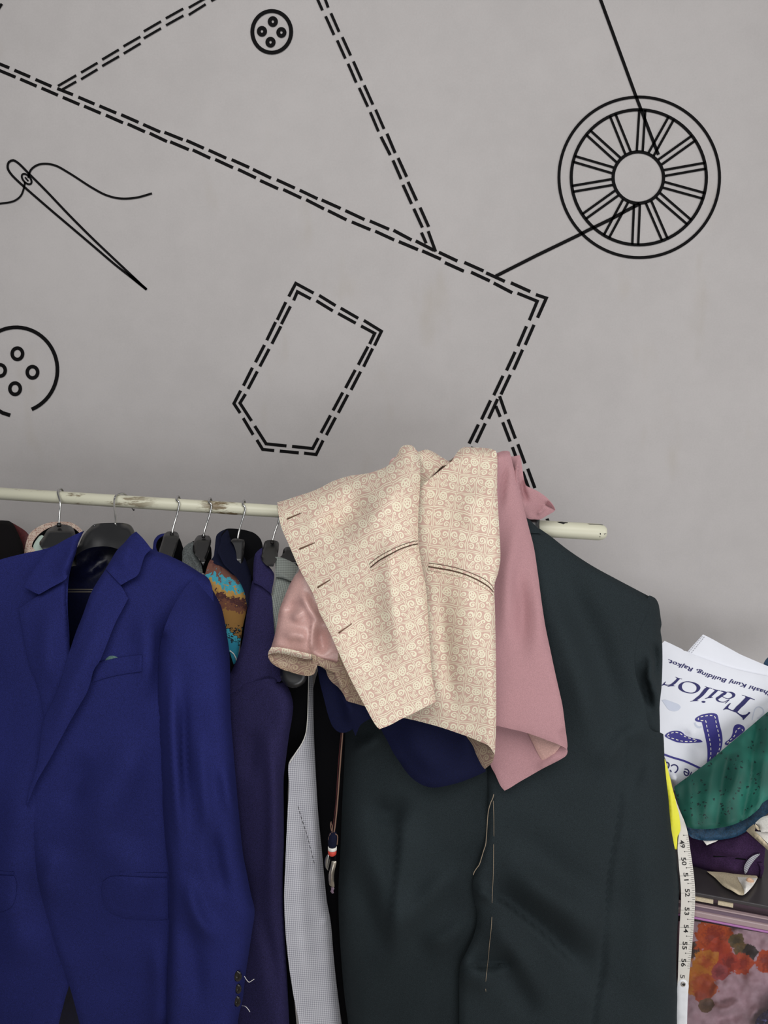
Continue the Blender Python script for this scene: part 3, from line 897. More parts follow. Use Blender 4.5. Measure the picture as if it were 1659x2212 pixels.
g = thing('brocade_coat', 'pale pink and white woven coat with a round stand collar and mint lining', 'coat', P(115, 1500, 1.27))
solid('collar', Z('v5', [(268, 815), (275, 760), (290, 695), (305, 640), (320, 600), (355, 560), (400, 525), (500, 475), (570, 458), (640, 450), (720, 450), (790, 458), (835, 478), (880, 508), (930, 560), (925, 600), (905, 590), (850, 540), (780, 505), (720, 495), (640, 495), (570, 510), (500, 545), (440, 590), (395, 640), (365, 690), (355, 730), (395, 775), (400, 830)]),
      tps([(52, 1194, 1.27), (60, 1156, 1.285), (77, 1142, 1.30), (123, 1128, 1.325), (150, 1129, 1.32), (178, 1147, 1.30), (75, 1190, 1.262)]), MAT['brocadec'], g, step=4, thick=.004)
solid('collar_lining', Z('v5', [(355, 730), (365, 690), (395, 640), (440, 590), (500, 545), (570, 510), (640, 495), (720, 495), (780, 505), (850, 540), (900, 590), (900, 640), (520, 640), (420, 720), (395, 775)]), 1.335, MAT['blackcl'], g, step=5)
solid('lining_facing', Z('v5', [(372, 735), (385, 690), (410, 650), (440, 612), (470, 600), (490, 612), (440, 680), (495, 745), (505, 790), (398, 800)]), tps([(72, 1183, 1.272), (92, 1158, 1.295), (96, 1186, 1.268)]), MAT['mint'], g, step=4)
solid('body', [(62, 1194), (75, 1190), (120, 1186), (180, 1180), (220, 1230), (230, 1500), (220, 1700), (78, 1700), (76, 1400)], tps([(60, 1194, 1.292), (180, 1180, 1.30), (130, 1500, 1.296)]), MAT['brocadec'], g, back=1.34, step=16)

g = thing('dark_navy_jacket', 'dark navy jacket with a round collar, just right of the blazer', 'jacket', P(365, 1500, 1.28))
solid('collar', Z('y2', [(45, 640), (50, 600), (60, 530), (80, 495), (105, 470), (140, 455), (180, 448), (190, 470), (150, 480), (115, 505), (90, 545), (85, 600), (110, 650), (170, 700), (215, 760), (170, 780), (60, 700)]), tps([(331, 1185, 1.285), (345, 1158, 1.30), (357, 1152, 1.31), (360, 1215, 1.25)]), MAT['navy'], g, step=4)
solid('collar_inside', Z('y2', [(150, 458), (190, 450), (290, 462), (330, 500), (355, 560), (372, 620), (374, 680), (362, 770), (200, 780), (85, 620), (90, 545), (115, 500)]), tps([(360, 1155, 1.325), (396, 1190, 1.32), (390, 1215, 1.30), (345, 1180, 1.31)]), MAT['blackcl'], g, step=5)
solid('body', [(338, 1198), (360, 1212), (388, 1210), (388, 1250), (388, 1500), (386, 1700), (310, 1700), (320, 1400)], tps([(360, 1210, 1.292), (360, 1500, 1.296), (388, 1300, 1.296)]), MAT['ink'], g, back=1.34, step=14)

g = thing('grey_jacket', 'grey wool jacket with a folded collar peeking over the blazer shoulder', 'jacket', P(420, 1500, 1.28))
solid('collar', Z('y2', [(360, 720), (362, 640), (372, 605), (400, 575), (440, 548), (475, 540), (482, 560), (478, 610), (500, 660), (530, 710), (555, 760), (565, 800), (572, 870), (545, 900), (440, 830), (360, 770)]), plus(tps([(394, 1195, 1.272), (415, 1171, 1.29), (433, 1235, 1.235), (405, 1220, 1.25)]), ridge([(396, 1185), (415, 1200), (432, 1235)], 6, .004)), MAT['greywool'], g, step=4)
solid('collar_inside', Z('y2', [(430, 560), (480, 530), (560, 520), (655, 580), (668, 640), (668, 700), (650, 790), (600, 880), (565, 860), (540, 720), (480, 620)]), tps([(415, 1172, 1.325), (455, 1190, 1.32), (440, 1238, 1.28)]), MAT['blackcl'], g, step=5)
solid('body', [(400, 1216), (430, 1240), (450, 1240), (468, 1290), (470, 1700), (400, 1700), (398, 1400)], tps([(430, 1240, 1.292), (430, 1500, 1.296), (460, 1500, 1.296)]), MAT['greywool'], g, back=1.34, step=14)

g = thing('printed_shirt', 'shirt printed in brown, gold and turquoise below the ink navy collar', 'shirt', P(490, 1440, 1.25))
pf = plus(tps([(455, 1215, 1.232), (520, 1270, 1.225), (500, 1350, 1.205), (520, 1420, 1.21), (530, 1300, 1.235)]), crease([(500, 1240), (476, 1280), (500, 1285), (520, 1302), (532, 1320)], 7, .003))
solid('front_panel', Z('y2', [(600, 880), (630, 780), (655, 725), (690, 740), (760, 790), (840, 830), (900, 880), (980, 960), (1040, 1060), (1052, 1150), (1030, 1290), (1005, 1400), (985, 1510), (960, 1660), (935, 1815), (900, 1830), (860, 1700), (780, 1720), (560, 1300), (560, 1000)]), pf, MAT['print'], g, step=5, uvo=(480, 1207), rot=-14)
M = Mesh(); stroke(M, catmull(Z('y2', [(860, 1685), (900, 1718), (925, 1765), (936, 1815)]), 4), 2.2, pf, .0015); M.build('piping', MAT['whitethread'], g)
solid('hem', Z('y2', [(855, 1690), (900, 1722), (922, 1766), (935, 1820), (900, 1950), (860, 2050), (780, 1900), (800, 1720)]), plus(pf, .003), MAT['blackcl'], g, step=6)

g = thing('shawl_jacket', 'ink navy jacket with a tall crossed shawl collar', 'jacket', P(530, 1500, 1.27))
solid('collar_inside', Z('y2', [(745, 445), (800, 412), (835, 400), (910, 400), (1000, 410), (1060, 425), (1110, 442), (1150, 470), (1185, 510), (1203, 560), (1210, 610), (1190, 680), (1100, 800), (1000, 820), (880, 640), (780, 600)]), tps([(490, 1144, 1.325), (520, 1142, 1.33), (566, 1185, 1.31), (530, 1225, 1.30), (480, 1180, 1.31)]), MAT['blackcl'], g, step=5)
solid('collar', Z('y2', [(665, 725), (690, 690), (698, 640), (706, 560), (713, 500), (722, 468), (745, 443), (790, 416), (815, 412), (780, 450), (770, 500), (778, 560), (805, 620), (850, 680), (900, 760), (935, 840), (920, 900), (880, 880), (835, 840), (760, 790), (700, 770)]), plus(tps([(456, 1208, 1.235), (466, 1160, 1.285), (485, 1146, 1.305), (500, 1240, 1.222)]), crease([(480, 1160), (480, 1180), (495, 1200), (510, 1225)], 6, .004)), MAT['ink'], g, step=4)
solid('shawl_lapel', Z('y2', [(820, 425), (835, 408), (850, 440), (862, 490), (890, 545), (935, 600), (985, 660), (1030, 730), (1062, 810), (1085, 880), (1085, 980), (1075, 1120), (1050, 1240), (1035, 1180), (1020, 1090), (990, 1010), (950, 940), (900, 880), (850, 830), (800, 780), (760, 700), (735, 640), (760, 560), (775, 480)]), plus(tps([(488, 1148, 1.30), (500, 1175, 1.285), (530, 1205, 1.262), (540, 1290, 1.225), (475, 1195, 1.228)]), edge(Z('y2', [(862, 490), (935, 600), (1030, 730), (1085, 880)]), 8, .006)), MAT['ink'], g, step=4)
solid('body', Z('y2', [(1010, 760), (1100, 700), (1200, 620), (1180, 800), (1120, 960), (1110, 1200), (1060, 1500), (1000, 1700), (960, 1800), (985, 1500), (1035, 1200), (1060, 1000)]), tps([(540, 1230, 1.262), (540, 1300, 1.25), (520, 1420, 1.235)]), MAT['blackcl'], g, back=1.30, step=8)

# ------------------------------------------------------------------ royal blue blazer facing the room
g = thing('blue_blazer', 'royal navy blazer with notched lapels facing forward at the left', 'blazer', P(200, 2300, 1.10))
nb = tps([(200, 1500, 1.10), (300, 1250, 1.165), (440, 1262, 1.19), (330, 1190, 1.205), (0, 1250, 1.18), (100, 1800, 1.082), (300, 1800, 1.085), (300, 2250, 1.09), (-100, 1500, 1.13), (420, 1600, 1.11), (60, 2250, 1.09), (100, 1195, 1.20), (250, 1400, 1.115), (-100, 2250, 1.10)])
fR = plus(nb, ridge([(320, 1560), (250, 1700), (170, 1850)], 45, .009), ridge([(300, 1800), (280, 1880), (330, 1980)], 60, .007), ridge([(120, 1820), (95, 1960)], 25, .006), ridge([(330, 2000), (345, 2120), (340, 2290)], 22, .008),
          ridge([(190, 1620), (140, 1760)], 26, -.006), ridge([(300, 1300), (320, 1400), (330, 1520)], 26, .008), ridge([(385, 1290), (350, 1420), (345, 1560)], 22, -.008), ripple(.003, 90, 1))
fL = plus(nb, .006, ridge([(60, 1600), (30, 1800), (20, 2000)], 40, .007), ridge([(10, 1900), (60, 2100)], 40, .008), ripple(.003, 90, 4))
solid('back_panel', [(160, 1185), (200, 1172), (250, 1175), (300, 1180), (420, 1245), (450, 1300), (440, 1700), (430, 2320), (-90, 2320), (-110, 1500), (-110, 1290), (0, 1225)],
      plus(tps([(220, 1180, 1.275), (220, 1300, 1.255), (220, 1500, 1.235), (-90, 1500, 1.235), (430, 1500, 1.235), (200, 2300, 1.22), (430, 1270, 1.272), (-100, 1270, 1.272)]), ridge([(160, 1250), (200, 1225), (235, 1200)], 9, .008), ridge([(165, 1235), (190, 1215), (225, 1205)], 5, -.005)), MAT['navylin'], g, step=12, label='dark satin lined back')
EL = [(172, 2212), (150, 2130), (122, 2050), (97, 1965), (80, 1890), (67, 1805), (58, 1747)]
solid('front_panel', [(-105, 1255), (-60, 1232), (0, 1209), (50, 1196), (103, 1184), (150, 1164), (172, 1158), (165, 1190), (150, 1240), (146, 1300), (150, 1400), (140, 1500), (110, 1600), (90, 1750), (110, 1900), (140, 2040), (152, 2110), (140, 2160), (127, 2212), (110, 2320), (-100, 2320), (-110, 1800), (-115, 1400)], plus(fL, edge([(152, 2110), (140, 2160), (127, 2212), (110, 2320)], 12, .006)), MAT['navy'], g, step=11)
solid('front_panel', [(285, 1165), (309, 1168), (328, 1186), (360, 1198), (400, 1217), (430, 1236), (452, 1252), (462, 1320), (440, 1500), (430, 1700), (420, 1900), (410, 2320), (195, 2320), (172, 2212), (150, 2130), (122, 2050), (97, 1965), (80, 1890), (67, 1805), (58, 1747), (85, 1650), (125, 1500), (155, 1400), (215, 1300), (245, 1230)],
      plus(fR, edge(EL, 14, .004), edge([(328, 1186), (360, 1198), (400, 1217), (430, 1236), (452, 1252)], 16, .02)), MAT['navy'], g, step=10)
SE = [(452, 1250), (463, 1270), (475, 1300), (484, 1335), (490, 1370), (495, 1405), (497, 1440), (498, 1535), (505, 1631), (511, 1700), (517, 1766), (525, 1844), (534, 1890), (543, 1935), (550, 1963), (549, 1985), (546, 2002), (538, 2056), (530, 2110), (524, 2160), (515, 2200), (508, 2320)]
SI = [(359, 2320), (360, 2212), (362, 2094), (366, 1990), (366, 1900), (356, 1805), (347, 1670), (339, 1547), (340, 1450), (350, 1375), (375, 1310), (405, 1264), (430, 1242)]
sl = tps([(445, 1265, 1.188), (420, 1350, 1.115), (430, 1500, 1.082), (430, 1800, 1.058), (450, 1960, 1.05), (450, 2100, 1.052), (430, 2320, 1.06), (480, 1350, 1.15), (350, 1500, 1.10)])
fS = plus(sl, edge(SE, 42, .045), edge(SI[1:10], 30, .028), ridge([(372, 1400), (372, 1560), (380, 1700), (395, 1880)], 13, .010), ridge([(395, 1470), (398, 1600), (404, 1760)], 10, -.008), ridge([(430, 1560), (440, 1700), (455, 1850)], 16, .006),
          ridge([(450, 1760), (470, 1880), (490, 1950)], 16, -.007), ridge([(400, 1880), (430, 1990), (480, 2040)], 18, .009), ridge([(395, 1960), (420, 2080), (430, 2200)], 20, -.005), ridge([(480, 1640), (505, 1780)], 12, .006), ripple(.003, 60, 8))
solid('sleeve', SE + SI, fS, MAT['navy'], g, back=plus(fS, .03), step=9)
mir = lambda p: (300 - p[0], p[1] + 22)
fSl = lambda x, y: sl(300 - np.asarray(x), np.asarray(y) - 22) + edge([mir(p) for p in SE], 42, .045)(x, y) + edge([mir(p) for p in SI[1:10]], 30, .028)(x, y)
solid('sleeve', [mir(p) for p in SE + SI], fSl, MAT['navy'], g, back=lambda x, y: fSl(x, y) + .042, step=14)
# collar and lapels, each a layer of its own
lp = lambda k: plus(nb, -k)
solid('collar', [(182, 1146), (170, 1171), (157, 1206), (147, 1239), (143, 1250), (111, 1269), (84, 1284.5), (68, 1277), (51, 1267), (60, 1248), (80, 1222), (103, 1191), (140, 1166)], plus(lp(.014), ridge([(172, 1160), (150, 1215), (110, 1245)], 18, .006), edge([(182, 1146), (170, 1171), (157, 1206), (147, 1239)], 9, .012)), MAT['navy'], g, step=6, thick=.005)
solid('collar', [(294, 1148), (283, 1156), (268, 1173), (254, 1187), (240, 1209), (228, 1229), (243, 1245), (261, 1264), (280, 1253), (296, 1244), (302, 1234), (308, 1214), (314, 1199), (327, 1186), (318, 1174), (309, 1163)], plus(lp(.016), ridge([(294, 1160), (270, 1205), (262, 1240)], 20, .006), edge([(294, 1148), (268, 1173), (254, 1187), (228, 1229)], 9, .012)), MAT['navy'], g, step=6, thick=.006)
lr = plus(lp(.011), edge([(228, 1229), (210, 1257), (196, 1282), (177, 1333), (165, 1363), (154, 1400)], 10, .014), ridge([(235, 1260), (200, 1380), (150, 1500), (90, 1660)], 26, .006))
solid('lapel', [(144, 1250), (111, 1270), (84, 1286), (60, 1302), (41, 1316), (44, 1335), (48, 1355), (51, 1373), (58, 1411), (65, 1439), (81, 1477), (93, 1531), (98, 1575), (120, 1560), (150, 1420), (149, 1373), (147, 1335), (144, 1297)], plus(lp(.004), ridge([(110, 1290), (100, 1400), (110, 1500)], 26, .006), edge([(144, 1262), (144, 1297), (147, 1335), (149, 1373), (150, 1410)], 9, .012)), MAT['navy'], g, step=7, thick=.005)
solid('lapel', [(228, 1229.5), (243, 1246), (261, 1265), (277, 1293), (270, 1306), (261, 1323), (252, 1340), (243, 1360), (225, 1406), (215, 1429), (204, 1445), (189, 1493), (172, 1523), (154, 1554), (131, 1596), (108, 1639), (92, 1666), (77, 1693), (58, 1741), (62, 1715), (81, 1651), (96, 1554), (123, 1496), (149, 1411), (165, 1363), (177, 1333), (196, 1282), (210, 1257)], lr, MAT['navy'], g, step=7, thick=.006)
solid('chest_pocket', [(206, 1433), (230, 1426), (251, 1421), (280, 1417.5), (307, 1415), (306, 1450), (280, 1454), (255, 1458), (226, 1465), (199, 1474)], plus(fR, -.0035), MAT['navy'], g, step=6, thick=.004, smooth=False)
solid('pocket_lining', [(226, 1428), (232, 1420), (240, 1416.5), (250, 1418), (257, 1422), (248, 1430)], plus(fR, -.0015), MAT['sage'], g, step=4, thick=.002, label='pale green pocket lining edge')
for flap, f in (([(258, 1893), (300, 1895), (362, 1897), (364, 1985), (340, 1987), (310, 1986.5), (280, 1984), (258, 1979), (236, 1969), (224, 1952), (220, 1928), (222, 1905), (236, 1895)], fR),
                ([(-80, 1890), (0, 1891), (30, 1892), (35, 1905), (34, 1930), (30, 1949), (20, 1962), (0, 1970), (-40, 1974), (-80, 1975)], fL)):
    solid('pocket_flap', flap, plus(f, -.0032), MAT['navy'], g, step=8, thick=.004)
for jet, f in (([(258, 1884), (300, 1885.5), (362, 1886), (362, 1892), (300, 1892), (258, 1890)], fR), ([(-80, 1881), (0, 1882), (30, 1883), (30, 1889), (0, 1888), (-80, 1887)], fL)):
    solid('pocket_welt', jet, plus(f, -.003), MAT['navy'], g, step=7, thick=.003, smooth=False)
for (bx, by, rx, ry) in ((513, 2108.5, 9.5, 12), (514, 2136, 7.6, 11), (512, 2163, 8, 12)):
    o_ = fS(np.array([bx]), np.array([by]))[0] - .002
    solid('cuff_button', circle2d((bx, by), rx, ry, 22), plus(lambda x, y, bx=bx, by=by, rx=rx, ry=ry, o_=o_: o_ - .0035 + .002 * np.exp(-((np.asarray(x) - bx) ** 2 / (rx * .45) ** 2 + (np.asarray(y) - by) ** 2 / (ry * .45) ** 2)) + .003 * (((np.asarray(x) - bx) / rx) ** 2 + ((np.asarray(y) - by) / ry) ** 2) ** 2), MAT['darkbtn'], g, back=o_ + .006, step=2.5, roll=0)
for th in ([(528, 2109), (533, 2117), (538, 2121.5), (543, 2119), (549, 2115)], [(522, 2172), (530, 2174), (536, 2180), (540, 2186)]):
    M = Mesh(); add_tube(M, path3([P(x, y, fS(np.array([min(x, 524)]), np.array([y]))[0] - .004) for x, y in th]), .0005, 6); M.build('loose_thread', MAT['whitethread'], g, label='white loose thread')

# ------------------------------------------------------------------ purple navy jacket seen from its sleeve side
g = thing('purple_blazer', 'purple navy jacket hanging sideways between the blue blazer and the checked waistcoat', 'blazer', P(555, 2300, 1.17))
pb = tps([(560, 1260, 1.215), (590, 1290, 1.215), (570, 1350, 1.175), (560, 1460, 1.145), (500, 1450, 1.175), (600, 1450, 1.165), (545, 1270, 1.222)])
solid('body', [(545, 1254), (565, 1266), (584, 1280), (590, 1330), (594, 1380), (600, 1420), (612, 1465), (604, 1474), (583, 1472), (562, 1474), (529, 1485), (500, 1504), (470, 1510), (485, 1480), (500, 1450), (511, 1425), (523, 1388), (531, 1337), (539, 1285)], plus(pb, edge([(545, 1254), (539, 1285), (531, 1337), (523, 1388), (511, 1425), (500, 1450)], 14, .012)), MAT['purple'], g, back=plus(pb, .014), step=8)
solid('collar', Z('y2', [(1118, 705), (1130, 665), (1160, 630), (1205, 598), (1200, 650), (1195, 700), (1215, 740), (1262, 785), (1300, 830), (1328, 880), (1322, 960), (1310, 1020), (1300, 1090), (1250, 1050), (1205, 1015), (1160, 990), (1104, 970), (1106, 850)]), plus(pb, -.009, edge(Z('y2', [(1195, 700), (1215, 740), (1262, 785), (1328, 880)]), 8, .008), edge(Z('y2', [(1118, 705), (1106, 850), (1104, 970)]), 6, .006)), MAT['purple'], g, step=4, thick=.005)
PE = [(604, 1470), (618, 1480), (625, 1490), (633, 1520), (631, 1550), (625, 1585), (618, 1637), (613, 1679), (613, 1752), (613, 1835), (611, 1901), (613, 1979), (617, 2056), (621, 2130), (625, 2212), (630, 2320)]
ps = tps([(560, 1470, 1.145), (560, 1560, 1.132), (550, 1700, 1.13), (555, 1900, 1.13), (560, 2100, 1.13), (570, 2320, 1.132)])
fP = plus(ps, edge(PE, 34, .034), edge([(490, 1500), (529, 1481), (562, 1471), (604, 1470)], 10, .006), ridge([(575, 1540), (590, 1700), (590, 1850), (585, 2000)], 14, .007), ridge([(545, 1560), (540, 1700)], 16, -.005), ridge([(560, 1950), (590, 2080), (600, 2200)], 14, -.005), ripple(.003, 70, 11))
solid('sleeve', PE + [(502, 2320), (510, 2200), (524, 2090), (541, 2005), (544, 1965), (535, 1905), (519, 1830), (508, 1730), (499, 1640), (494, 1560), (493, 1511), (502, 1497), (529, 1479), (562, 1469), (583, 1466)], fP, MAT['purple'], g, back=1.192, step=9)

# ------------------------------------------------------------------ checked grey waistcoat
g = thing('checked_waistcoat', 'light grey finely checked waistcoat hanging sideways with its dark armhole showing', 'waistcoat', P(680, 2300, 1.2))
solid('collar', Z('v6', [(402, 510), (500, 512), (600, 535), (740, 590), (860, 650), (950, 720), (1000, 790), (960, 880), (900, 980), (820, 1120), (760, 1110), (640, 1065), (520, 1035), (415, 1025)]), plus(tps([(594, 1203, 1.235), (640, 1225, 1.215), (594, 1246, 1.215), (625, 1253, 1.20)]), ridge([(594, 1240), (612, 1243), (630, 1252)], 5, .003)), MAT['stripe'], g, step=4, thick=.005)
us = plus(tps([(594, 1247, 1.222), (628, 1254, 1.212), (590, 1370, 1.185), (640, 1400, 1.165)]), crease([(621, 1255), (610, 1275), (605, 1300), (601, 1340)], 5, .003))
solid('shoulder_panel', [(596, 1246), (612, 1247), (628, 1254), (650, 1300), (668, 1380), (672, 1440), (600, 1440), (594, 1385), (588, 1360), (585, 1320), (588, 1285)], us, MAT['stripe'], g, step=5, rot=80)
wb = tps([(670, 1470, 1.20), (668, 1600, 1.185), (650, 1800, 1.165), (660, 2000, 1.16), (680, 2300, 1.16)])
WE = [(676, 1450), (678, 1585), (681, 1648), (687, 1752), (695, 1835), (701, 1900), (707, 1952), (714, 1989), (721, 2070), (730, 2151), (738, 2212), (750, 2320)]
fW = plus(wb, edge(WE, 26, .032), ridge([(655, 1720), (675, 1850), (690, 1900)], 8, -.002), crease([(690, 2000), (704, 1975), (710, 1960)], 6, .004), ridge([(640, 1760), (650, 2000), (670, 2200)], 22, .006))
solid('front_panel', [(666, 1445), (666, 1461), (665, 1502), (663, 1556), (660, 1583), (652, 1604), (637, 1627), (624, 1648), (624, 1700), (621, 1760), (617, 1850), (614, 1950), (620, 2050), (634, 2150), (646, 2212), (655, 2320)] + WE[::-1], fW, MAT['check'], g, back=plus(fW, .03), step=7, rot=4)
M = Mesh(); dashes(M, Z('y2', [(0, 0), (1, 0)]) and [(644, 1742), (652, 1770), (662, 1800), (670, 1830), (680, 1870)], 1.1, 7, 4, fW); M.build('basting_stitch', MAT['ink_black'], g)
solid('armhole_lining', [(598, 1400), (668, 1400), (668, 1470), (667, 1560), (660, 1610), (640, 1640), (626, 1665), (626, 1900), (632, 2100), (650, 2320), (600, 2320), (596, 1900), (600, 1660)], tps([(640, 1410, 1.215), (640, 1560, 1.205), (615, 1700, 1.205), (615, 2300, 1.205)]), MAT['blackcl'], g, step=9, label='black lining inside the armhole')
M = Mesh(); stroke(M, catmull([(667, 1448), (666, 1502), (664, 1556), (661, 1583), (653, 1605), (638, 1628), (625, 1649)], 6), 1.6, plus(fW, -.001), .001); M.build('armhole_edge', MAT['white'], g)
# ------------------------------------------------------------------ charcoal blazer on the right
FOLD = 3.1
g = thing('charcoal_blazer', 'dark charcoal blazer facing forward at the right end of the rail, threads left in it', 'blazer', P(1120, 2300, 1.15))
cb = tps([(1165, 1142, 1.225), (1200, 1165, 1.225), (1300, 1240, 1.20), (1405, 1290, 1.215), (1250, 1500, 1.135), (1410, 1590, 1.165), (1100, 1700, 1.125), (1150, 1600, 1.14), (1300, 1900, 1.105), (1455, 1900, 1.135), (1000, 2200, 1.10),
          (1250, 2250, 1.09), (1450, 2250, 1.12), (1060, 1400, 1.165), (1330, 1450, 1.14)])
CR = [(1426, 1582), (1433, 1586), (1434, 1600), (1436, 1648), (1440, 1690), (1444, 1725), (1448, 1777), (1454, 1814), (1461, 1852), (1463, 1877), (1467, 1918), (1466, 1950), (1465, 1981), (1461, 2043), (1461, 2105), (1463, 2147), (1462, 2212), (1464, 2320)]
dart = [(1352, 1600), (1348, 1660), (1342, 1700), (1333, 1778), (1320, 1850), (1314, 1888), (1308, 1966), (1304, 2030), (1300, 2092), (1289, 2154), (1280, 2212), (1268, 2320)]
fC = plus(cb, edge(CR, 40, .04), ridge(dart, 5, -.0025, False),
          ridge(Z('y6', [(300, 480), (480, 600), (740, 790), (980, 960), (1130, 1160)]), 48, .008), crease(Z('y6', [(1000, 1290), (840, 1140), (690, 990), (510, 840), (400, 760), (250, 700)]), 40, -.008), ridge(Z('y6', [(250, 760), (400, 1020), (520, 1240), (660, 1520)]), 34, .007),
          ridge(Z('y6', [(330, 1060), (450, 1260), (540, 1430), (640, 1640)]), 28, -.007), ridge(Z('y6', [(480, 300), (760, 560), (1050, 800)]), 40, -.003), ridge(Z('y6', [(860, 1000), (1000, 1250), (1040, 1500)]), 40, -.003),
          crease(Z('y6', [(480, 1260), (400, 1225), (330, 1240), (240, 1235), (140, 1190)]), 22, -.006), ridge(Z('y6', [(60, 1290), (200, 1300), (380, 1350)]), 30, .006),
          ridge(Z('y6', [(190, 690), (260, 720), (340, 790)]), 12, .004), ridge([(1400, 1650), (1395, 1900), (1410, 2250)], 36, .004), ridge([(1195, 1170), (1245, 1320), (1300, 1430), (1350, 1640)], 38, -.007), ridge([(1165, 1150), (1205, 1330), (1260, 1500), (1300, 1720)], 34, .005),
          ridge([(1280, 1680), (1370, 1580), (1425, 1592)], 20, .004), ridge([(1405, 1590), (1385, 1640), (1350, 1740)], 16, -.003), ripple(.004, 80, 21))
CL = [(1052, 1640), (1055, 1719), (1053, 1760), (1050, 1800), (1042, 1840), (1030, 1875), (1024, 1895), (1021, 1912), (1024, 1940), (1031, 1975), (1029, 2000), (1022, 2025), (1008, 2055), (995, 2082), (992, 2110), (992, 2160), (992, 2212), (990, 2320)]
solid('back_panel', [(1130, 1168), (1178, 1168), (1290, 1235), (1396, 1296), (1404, 1600), (1400, 1800), (1392, 2320), (690, 2320), (668, 1900), (664, 1600), (690, 1440), (760, 1330), (900, 1240), (1050, 1195)], tps([(1150, 1140, 1.262), (1100, 1500, 1.235), (1400, 1500, 1.24), (760, 1500, 1.235), (660, 1700, 1.258), (690, 2300, 1.252), (1100, 2300, 1.21)]), MAT['blackcl'], g, step=16)  # its black also stands in for the deep shadow left of the front
cl = tps([(700, 1560, 1.195), (760, 1500, 1.185), (900, 1600, 1.155), (1050, 1700, 1.14), (720, 1900, 1.185), (860, 1900, 1.14), (760, 2250, 1.16), (900, 2200, 1.13), (1050, 2200, 1.125), (900, 1300, 1.20)])
CLE = [(744, 1440), (746, 1560), (744, 1640), (739, 1740), (735, 1840), (731, 1920), (732, 1990), (737, 2070), (744, 2151), (752, 2212), (760, 2320)]
fD = plus(cl, edge(CLE, 46, .045), ridge(Z('y5', [(520, 150), (640, 600), (770, 950), (880, 1300), (900, 1750)]), 40, .008), crease(Z('y5', [(880, 1650), (910, 1250), (950, 850), (985, 500), (1000, 50)]), 34, .005), ridge(Z('y5', [(560, 650), (700, 1150), (880, 1650)]), 24, -.005),
          ridge(Z('y5', [(700, 60), (870, 260), (1050, 60)]), 22, -.005), ridge(Z('y5', [(780, 1500), (1100, 1150), (1300, 950), (1560, 650)]), 26, .005), ridge(Z('y5', [(1150, 1500), (1400, 1400), (1650, 1200)]), 22, .004), ridge(Z('y5', [(430, 500), (430, 1100), (500, 1900)]), 22, .003),
          ridge([(745, 1640), (800, 1610), (840, 1580)], 16, .006), ripple(.005, 80, 23))
solid('front_panel', [(770, 1330), (900, 1260), (1070, 1260), (1075, 1700), (1070, 2320)] + CLE[::-1] , fD, MAT['charcoal'], g, step=11)
solid('front_panel', CL[::-1] + [(1052, 1400), (1060, 1250), (1100, 1160), (1147, 1147), (1166, 1142), (1189, 1158), (1226, 1187), (1279, 1222), (1332, 1251), (1385, 1279), (1404, 1289), (1399, 1320), (1382, 1360), (1371, 1405), (1372, 1452), (1382, 1490), (1393, 1524), (1397, 1551), (1405, 1574), (1415, 1581)] + CR,
      plus(fC, edge([(1166, 1142), (1226, 1187), (1279, 1222), (1332, 1251), (1404, 1289)], 16, .018), edge(CL, 16, .008)), MAT['charcoal'], g, step=10)
fS2 = plus(tps([(1405, 1295, 1.218), (1410, 1400, 1.18), (1395, 1450, 1.175), (1415, 1560, 1.195), (1385, 1400, 1.175)]), edge([(1415, 1293), (1422, 1304), (1427, 1333), (1429, 1349), (1427, 1361), (1430, 1384), (1431, 1418), (1429, 1484), (1425, 1524), (1426, 1600)], 22, .022),
           ridge([(1393, 1395), (1405, 1430), (1403, 1460), (1416, 1500), (1420, 1560)], 8, .008), ridge([(1412, 1380), (1418, 1430), (1415, 1470)], 8, -.008), ridge([(1385, 1440), (1395, 1490), (1406, 1540)], 7, -.006))
solid('sleeve', [(1403, 1286), (1415, 1292), (1422, 1303), (1425, 1318), (1427, 1333), (1429, 1349), (1427, 1361), (1430, 1384), (1431, 1418), (1430.5, 1450), (1429, 1484), (1425, 1524), (1425.5, 1560), (1426, 1600), (1400, 1620), (1385, 1560), (1366, 1500), (1355, 1440), (1358, 1380), (1375, 1330)], fS2, MAT['charcoal'], g, back=plus(fS2, .05), step=6)
solid('collar', [(1132, 1108), (1139, 1117), (1150, 1129), (1161, 1140), (1166, 1148), (1169, 1152), (1152, 1151), (1135, 1152)], tps([(1132, 1108, 1.245), (1166, 1150, 1.218), (1145, 1150, 1.215)]), MAT['charcoal'], g, step=5)
for th in (Z('y6', [(340, 50), (332, 80), (318, 110), (304, 160), (298, 210), (292, 300), (285, 390), (270, 440), (252, 500), (240, 535), (222, 560), (206, 585), (199, 606)]),):
    M = Mesh(); add_tube(M, path3([P(x, y, min(fC(np.array([max(x, 1056)]), np.array([y]))[0], 1.16) - .006) for x, y in th]), .0006, 6); M.build('loose_thread', MAT['thread'], g, label='pale loose basting thread')
for seg in ([(336, 95), (340, 200), (341, 340)], [(339, 395), (338, 500), (336, 620), (331, 720), (328, 800)], [(327, 895), (322, 980), (313, 1060), (302, 1180), (290, 1290), (285, 1340)], [(284, 1392), (286, 1410)]):
    seg = Z('y6', seg); seg = catmull(seg, 8)
    M = Mesh(); add_tube(M, [P(x, y, fC(np.array([x]), np.array([y]))[0] - .0009) for x, y in seg], .00042, 6); M.build('basting_stitch', MAT['thread'], g, label='pale basting stitch')

FOLD = 2.0
